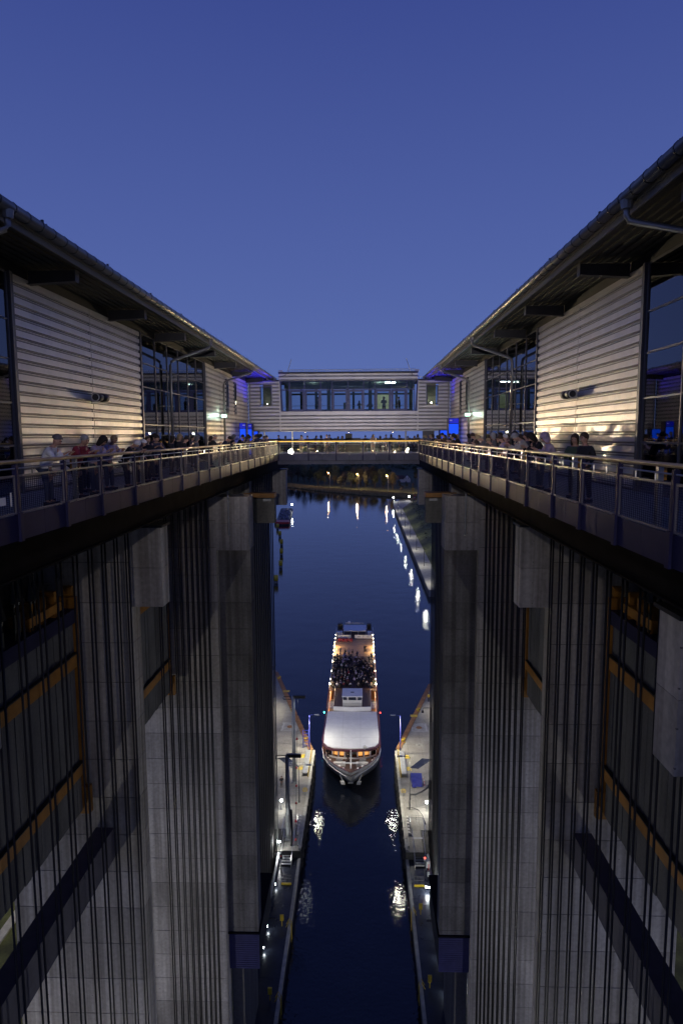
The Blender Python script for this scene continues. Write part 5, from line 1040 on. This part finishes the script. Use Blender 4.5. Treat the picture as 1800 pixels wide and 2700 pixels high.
# left quay masts, flags, gate and worker
def mast(x, y, top, label, r, e):
    m = T('steel_mast', label, 'mast', (x, y, ZQ)); MB().tube([(x, y, ZQ), (x, y, top)], [r, r*.8], 10).build('pole', 'galv', m, True)
    MB().tube([(x, y, top-.1), (x-1.5, y, top-.1), (x-1.6, y, top-.35), (x-1.5, y, top-.6), (x, y, top-.6)], .06, 6).build('loop', 'black', m); MB().box(x-.1, x+1.9, y-.2, y+.2, top-.35, top+.1).build('head', 'black', m); MB().box(x-.4, x+.4, y-.4, y+.4, ZQ, ZQ+.3).build('base', 'galv', m)
    if e: MB().add([(x+1.3, y-.16, top-.36), (x+1.8, y-.16, top-.36), (x+1.8, y+.16, top-.36), (x+1.3, y+.16, top-.36)], [(0, 1, 2, 3)]).build('lens', 'l_white', m); light('SPOT', (x+1.55, y, top-.45), e, (1, .93, .80), (x+8.5, y+14, ZQ+3), .3, 130, .6, m)
mast(-9.6, 100.5, -41.0, 'taller grey steel mast with a loop head on the left quay', .32, 9000); mast(-8.95, 85.5, -43.2, 'nearer grey steel mast with a loop head at the left trough gate', .33, 0)
tag(MB().tube([(-8.35, 84.0, -56.6), (-8.4, 84.6, -50.6)], .17, 8).build('dark_pole', 'black', None, True), 'short thick black pole beside the nearer mast on the left quay', 'pole')
sl = T('signal_line', 'thin line with red cone floats strung down from the taller mast on the left quay', 'signal line', (-8.5, 92, -50)); pa, pb = Vector((-8.9, 100.4, -41.4)), Vector((-7.75, 83.4, -55.4)); MB().tube([pa, pb], .025, 4).build('line', 'black', sl)
for q in (.30, .50, .62, .73, .84, .95):
    c = pa+(pb-pa)*q; MB().lathe(c.x, c.y, [(.03, c.z-.2), (.15, c.z-.1), (.15, c.z+.02), (.03, c.z+.22)], 8).build("float", "red", sl)
g = T('lattice_frame', 'blue lattice ladder frame standing at the edge of the left quay', 'frame', (-8.7, 112.4, ZQ))
for x in (-9.2, -8.25): MB().box(x-.05, x+.05, 112.35, 112.45, ZQ, ZQ+3.4).build('upright', 'blue', g)
for k in range(6): MB().box(-9.15, -8.3, 112.37, 112.43, ZQ+.5+.55*k, ZQ+.58+.55*k).build('rung', 'blue', g)
person('stand_short', -11.5, 99.2, 200, 'person in dark clothes standing alone on the left quay', 'c_black', 'c_black', 'h_dark', 1.05, z=ZQ)
for y in (105.0, 96.5):
    r_ = T('quay_railing', 'grey railing across the left quay, %s' % ('farther one' if y > 100 else 'nearer one'), 'railing', (-9.8, y, ZQ))
    for z in (.4, .75, 1.1): MB().tube([(-11.2, y, ZQ+z), (-8.3, y, ZQ+z)], .025, 5).build('bar', 'galv', r_)
    for k in range(5): MB().tube([(-11.2+.72*k, y, ZQ), (-11.2+.72*k, y, ZQ+1.1)], .03, 5).build('post', 'galv', r_)
c = T('pump_skid', 'pump skid with bright work lamps behind the left trough gate', 'machine', (-9.9, 83, -57)); MB().box(-10.6, -9.3, 82.4, 84.2, -56.9, -56.2).build('base', 'galv', c); MB().tube([(-10.4, 82.6, -56), (-9.4, 83.8, -56)], .3, 8).build('tank', 'galv', c, True)
for x in (-10.25, -9.95): MB().ball((x, 83.6, -54.6), .13, 8).build('work_lamp', 'l_white', c); MB().tube([(x, 83.6, -56.2), (x, 83.6, -54.7)], .03, 5).build('stand', 'galv', c)
light('POINT', (-10.1, 83.2, -54.4), 160, (1, 1, 1), None, .15, parent=c)
tag(MB().lathe(-9.0, 84.6, [(.25, -56.6), (.25, -56.0), (.1, -55.8)], 8).build('hose_drum', 'orange'), 'small orange drum beside the pump skid on the left', 'drum')

# ------------------------------------------------------------------ far pool: pole lights, dolphins, barge, house, trees
for i, y in enumerate((486, 442, 400, 359, 319, 280, 246)):
    x = 28.1 if y < 420 else 28.3; top = -48.3
    l = T('pole_light', 'dark pole light on the harbour quay right of the water, number %d from the far end' % (i+1) if False else '%s dark pole light on the harbour quay right of the water' % ('farthest', 'second farthest', 'third farthest', 'fourth farthest', 'fifth farthest', 'second nearest', 'nearest')[i], 'lamp', (x, y, -56), 'pole lights on the harbour quay')
    MB().tube([(x, y, -56), (x, y, top)], .13, 6).build('pole', 'black', l); MB().tube([(x, y, top), (x-2.2, y, top+.3)], .06, 5).build('arm', 'black', l); MB().box(x-3.0, x-2.1, y-.25, y+.25, top+.25, top+.4).build('head', 'black', l)
    MB().add([(x-2.95, y-.22, top+.245), (x-2.15, y-.22, top+.245), (x-2.15, y+.22, top+.245), (x-2.95, y+.22, top+.245)], [(0, 1, 2, 3)]).build('lens', 'l_quay', l); light('SPOT', (x-2.5, y, top+.15), 1500, (1, .97, .90), (x-1.5, y, -56), .25, 165, .4, l)
for x, y in ((28.45, 554.6), (42.3, 564.1)):
    l = T('end_lamp', '%s bright white lamp at the far end of the harbour quay' % ('left' if x < 30 else 'right'), 'lamp', (x, y, -56)); MB().tube([(x, y, -56), (x, y, -53)], .12, 6).build('post', 'black', l); MB().ball((x, y, -52.6), .5, 8).build('globe', 'l_white', l)
    light('POINT', (x, y-1, -52), 1500, (1, 1, .95), None, .5, parent=l)
sg = T('waterway_sign', 'small red and white waterway sign at the far end of the harbour quay', 'sign', (39, 562, -56)); MB().tube([(46, 552, -56), (46, 552, -54)], .1, 5).build('post', 'galv', sg); MB().box(45, 47, 551.9, 552.1, -54, -50.5).build('board', 'red', sg); MB().box(45.4, 46.6, 551.8, 551.89, -53, -51.5).build('field', 'white', sg)
for i, (x, y) in enumerate(((-56.2, 440.9), (-50.9, 410.1), (-45.6, 378.4), (-41.1, 348.4), (-37.75, 319.2), (-34.4, 288.5), (-32.5, 257.7))):
    d = T('mooring_dolphin', '%s mooring dolphin with a yellow head in the row left of the open water' % ('farthest', 'second farthest', 'third farthest', 'middle', 'third nearest', 'second nearest', 'nearest')[i], 'mooring post', (x, y, ZW))
    MB().lathe(x, y, [(.75, -61), (.75, -57.5)], 8).build('pile', 'quay_dark', d, True); MB().lathe(x, y, [(.85, -57.5), (.85, -55.3), (.6, -55.2)], 8).build('head', 'yellow', d, True); MB().lathe(x, y-.8, [(.3, -58.2), (.3, -57.8)], 6).build('ring', 'galv', d)
b = T('barge', 'long dark barge with a red bow and a scrap cargo moored on the left', 'barge', (-52, 455, ZW))
br = lambda x, y: (x, y)
MB().ext([(-54.9, 431), (-54.5, 428), (-50, 426.6), (-45.5, 427.5), (-45.1, 431), (-52, 515), (-61.5, 515)], ZW-.5, ZW+1.0).build('hull', 'black', b)
MB().ext([(-54.8, 430.6), (-54.4, 427.6), (-50, 426.2), (-45.6, 427.1), (-45.2, 430.6), (-46.5, 437), (-55.2, 437)], ZW+1.02, ZW+2.3).build('bow', 'red', b)
MB().ext([(-54.3, 440), (-46.6, 440), (-52.4, 512), (-60.6, 512)], ZW+1.02, ZW+1.9).build('hold', 'black', b)
cb = MB()
for k in range(110):
    u = R.random(); y = 441+62*u; xl = -53.9-6.0*u; x = xl+7.2*R.random(); q = R.uniform(.3, .9); a = R.uniform(0, 3)
    cb.obox((x, y, ZW+2.1+R.uniform(0, .9)*(1-abs((x-xl)/7.2-.5))), (math.cos(a), math.sin(a), .3), (-math.sin(a), math.cos(a), 0), (0, .2, 1), q, q*.6, q*.4)
o = cb.build('cargo', 'cargo', b); o['kind'] = 'stuff'
MB().tube([(-51.5, 503, ZW+2), (-51.5, 503, ZW+6)], .1, 5).build('mast', 'galv', b); MB().ball((-51.0, 500, ZW+6.2), .6, 8).build('stern_lamp', 'l_white', b)
# house with a pale gable
h = T('house', 'small house with a white gable and dark roof among the far trees', 'house', (54.5, 772, -55.6))
MB().box(46.5, 58.6, 770, 779, -57, -51.6).build('wall', 'brick', h)
MB().exty([(50.6, -51.8), (58.9, -51.8), (54.75, -46.9)], 769.6, 769.95).build('gable', 'white', h)
MB().exty([(50.2, -52.0), (54.75, -46.4), (59.3, -52.0), (58.9, -52.0), (54.75, -46.9), (50.6, -52.0)], 769.3, 780).build('roof', 'tile', h); MB().extx([(769.8, -51.9), (774.5, -47.4), (779.2, -51.9)], 43, 51.5).build('roof', 'tile', h)
for x in (52.6, 55.6): MB().box(x, x+1.0, 769.45, 769.58, -51.3, -49.9).build('window', 'trim', h)
# street lamps on the far bank
for i, (x, y) in enumerate(((-32, 712), (-1, 690), (28.5, 662), (60, 640))):
    zb = -57.2; l = T('street_lamp', '%s orange street lamp on the far bank' % ('leftmost', 'second from left', 'third from left', 'rightmost')[i], 'lamp', (x, y, zb)); top = zb+16.0
    MB().tube([(x, y, zb), (x, y, top), (x-.9, y, top+.4)], .14, 6).build('pole', 'galv', l); MB().ball((x-1.6, y, top+.3), .5, 8).build('globe', 'l_sodium', l); light('POINT', (x-1.6, y-.2, top-.6), 11000, (1, .66, .34), None, .4, parent=l)
# trees: crowns of many small leaf faces
def tree_meshes(seed, h, w, n):
    r = random.Random(seed); b = MB(); lobes = [(r.uniform(-.28, .28)*w, r.uniform(-.28, .28)*w, h*r.uniform(.42, .86), w*r.uniform(.20, .34)) for _ in range(9)]+[(0, 0, h*.88, w*.18)]
    for _ in range(n):
        lx, ly, lz, lr = r.choice(lobes); v = Vector((r.gauss(0, 1), r.gauss(0, 1), r.gauss(0, 1))).normalized()*lr*r.uniform(.55, 1.08); c = Vector((lx, ly, lz))+Vector((v.x, v.y, v.z*1.15))
        a = Vector((r.gauss(0, 1), r.gauss(0, 1), r.gauss(0, .6))).normalized(); d = a.orthogonal().normalized(); q = r.uniform(.25, .6)
        b.add([c-a*q, c+d*q*.6, c+a*q, c-d*q*.6], [(0, 1, 2, 3)], 0)
    t = MB(); t.tube([(0, 0, -1), (.1, 0, h*.3), (r.uniform(-.3, .3), .1, h*.62)], [w*.045, w*.035, w*.012], 6)
    for k in range(4): a = k*1.6; t.tube([(.1, 0, h*(.28+.07*k)), (math.cos(a)*w*.28, math.sin(a)*w*.28, h*(.5+.07*k))], [w*.02, w*.006], 4)
    return b.mesh('crown', 'leaf'), t.mesh('trunk', 'bark')
TM = [tree_meshes(k, 15+2*(k % 3), 9+1.2*(k % 4), 900) for k in range(6)]+[tree_meshes(11, 21, 6.5, 900), tree_meshes(12, 9, 8, 600)]
def tree(k, x, y, z, sc_, label, m, group=None):
    t = T('tree', label, 'tree', (x, y, z), group); c = inst('crown', TM[k][0], t); c.material_slots[0].link = 'OBJECT'; c.material_slots[0].material = K[m]; inst('trunk', TM[k][1], t)
    t.scale = (sc_*R.uniform(.9, 1.15), sc_, sc_*R.uniform(.9, 1.1)); t.rotation_euler = (0, 0, R.uniform(0, 6.3)); return t
ONES = ['zeroth']+list(ORDN)+['nineteenth']
def ordinal(n): return ONES[n] if n < 20 else ({2: 'twentieth', 3: 'thirtieth'}[n//10] if n % 10 == 0 else {2: 'twenty-', 3: 'thirty-'}[n//10]+ONES[n % 10])
LM = {'leaf': 'dark green', 'leaf2': 'olive green', 'leaf3': 'brownish autumn'}
n = 0
for row, (dy, z) in enumerate(((58, -57.0), (78, -56.6), (105, -56), (135, -55.6))):
    x = -125; n = 0
    while x < 112:
        y = shore(x)+dy+R.uniform(-7, 7)
        gap = (-52 < x < -48) and row < 2
        if not gap and not (40 < x < 66 and 758 < y < 792):
            m = R.choice(('leaf', 'leaf', 'leaf2', 'leaf3')); k = R.randrange(8); s_ = R.uniform(.75, 1.25)
            if .050 < (x-1.1)/y < .082: k, s_ = 7, R.uniform(.38, .5)
            n += 1; lb = '%s tree on the far bank, %s from the left in the %s row' % (LM[m], ordinal(n), ('front', 'second', 'third', 'back')[row])
            tree(k, x, y, z, s_, lb, m, 'trees of the wood on the far bank')
        x += R.uniform(6.0, 11)
# far-off wood up to the horizon and the reed belt: masses nobody could count
fw = MB(); r2 = random.Random(3)
for _ in range(16000):
    u = r2.random()**1.6; y = 900+3600*u; x = r2.uniform(-.24, .24)*y+r2.uniform(-40, 40); q = (5+9*u)*r2.uniform(.6, 1.3)
    if y < 980 and .045 < x/y < .085: continue
    z = -54+16*min(1, (y-760)/1800)+r2.uniform(-2, 9)
    a = Vector((r2.gauss(0, 1), r2.gauss(0, .4), r2.gauss(0, .8))).normalized(); d = a.orthogonal().normalized()
    fw.add([(x-a.x*q, y-a.y*q, z-a.z*q*.6), (x+d.x*q*.8, y+d.y*q*.8, z+d.z*q*.5), (x+a.x*q, y+a.y*q, z+a.z*q*.6), (x-d.x*q*.8, y-d.y*q*.8, z-d.z*q*.5)], [(0, 1, 2, 3)])
o = fw.build('far_wood', 'leaf'); o['kind'] = 'stuff'; o['label'] = 'dark far-off wood behind the trees on the far bank'
rb = MB()
for _ in range(9000):
    x = r2.uniform(-130, 110); y = shore(x)+r2.uniform(-1, 26); hgt = r2.uniform(.7, 2.4); w_ = r2.uniform(.3, .9); z = -58.2+min(1.2, (y-shore(x))*.04)
    rb.add([(x-w_, y, z), (x+w_, y, z), (x+r2.uniform(-.4, .4), y+r2.uniform(-.5, .5), z+hgt)], [(0, 1, 2)])
o = rb.build('reed_belt', 'reed'); o['kind'] = 'stuff'; o['label'] = 'brownish reed belt along the far shore'
gb = MB()
for _ in range(5000):
    u = r2.random(); y = 240+310*u; x = 32.5+u*8+r2.random()**.7*30; z = -56+5*(x-32)/12 if x < 44 else -51; hgt = r2.uniform(.2, .9)
    gb.add([(x-.4, y, z-.1), (x+.4, y, z-.1), (x+r2.uniform(-.3, .3), y, z+hgt)], [(0, 1, 2)])
o = gb.build('grass_tufts', 'leaf2'); o['kind'] = 'stuff'; o['label'] = 'grass tufts on the slope behind the harbour quay'
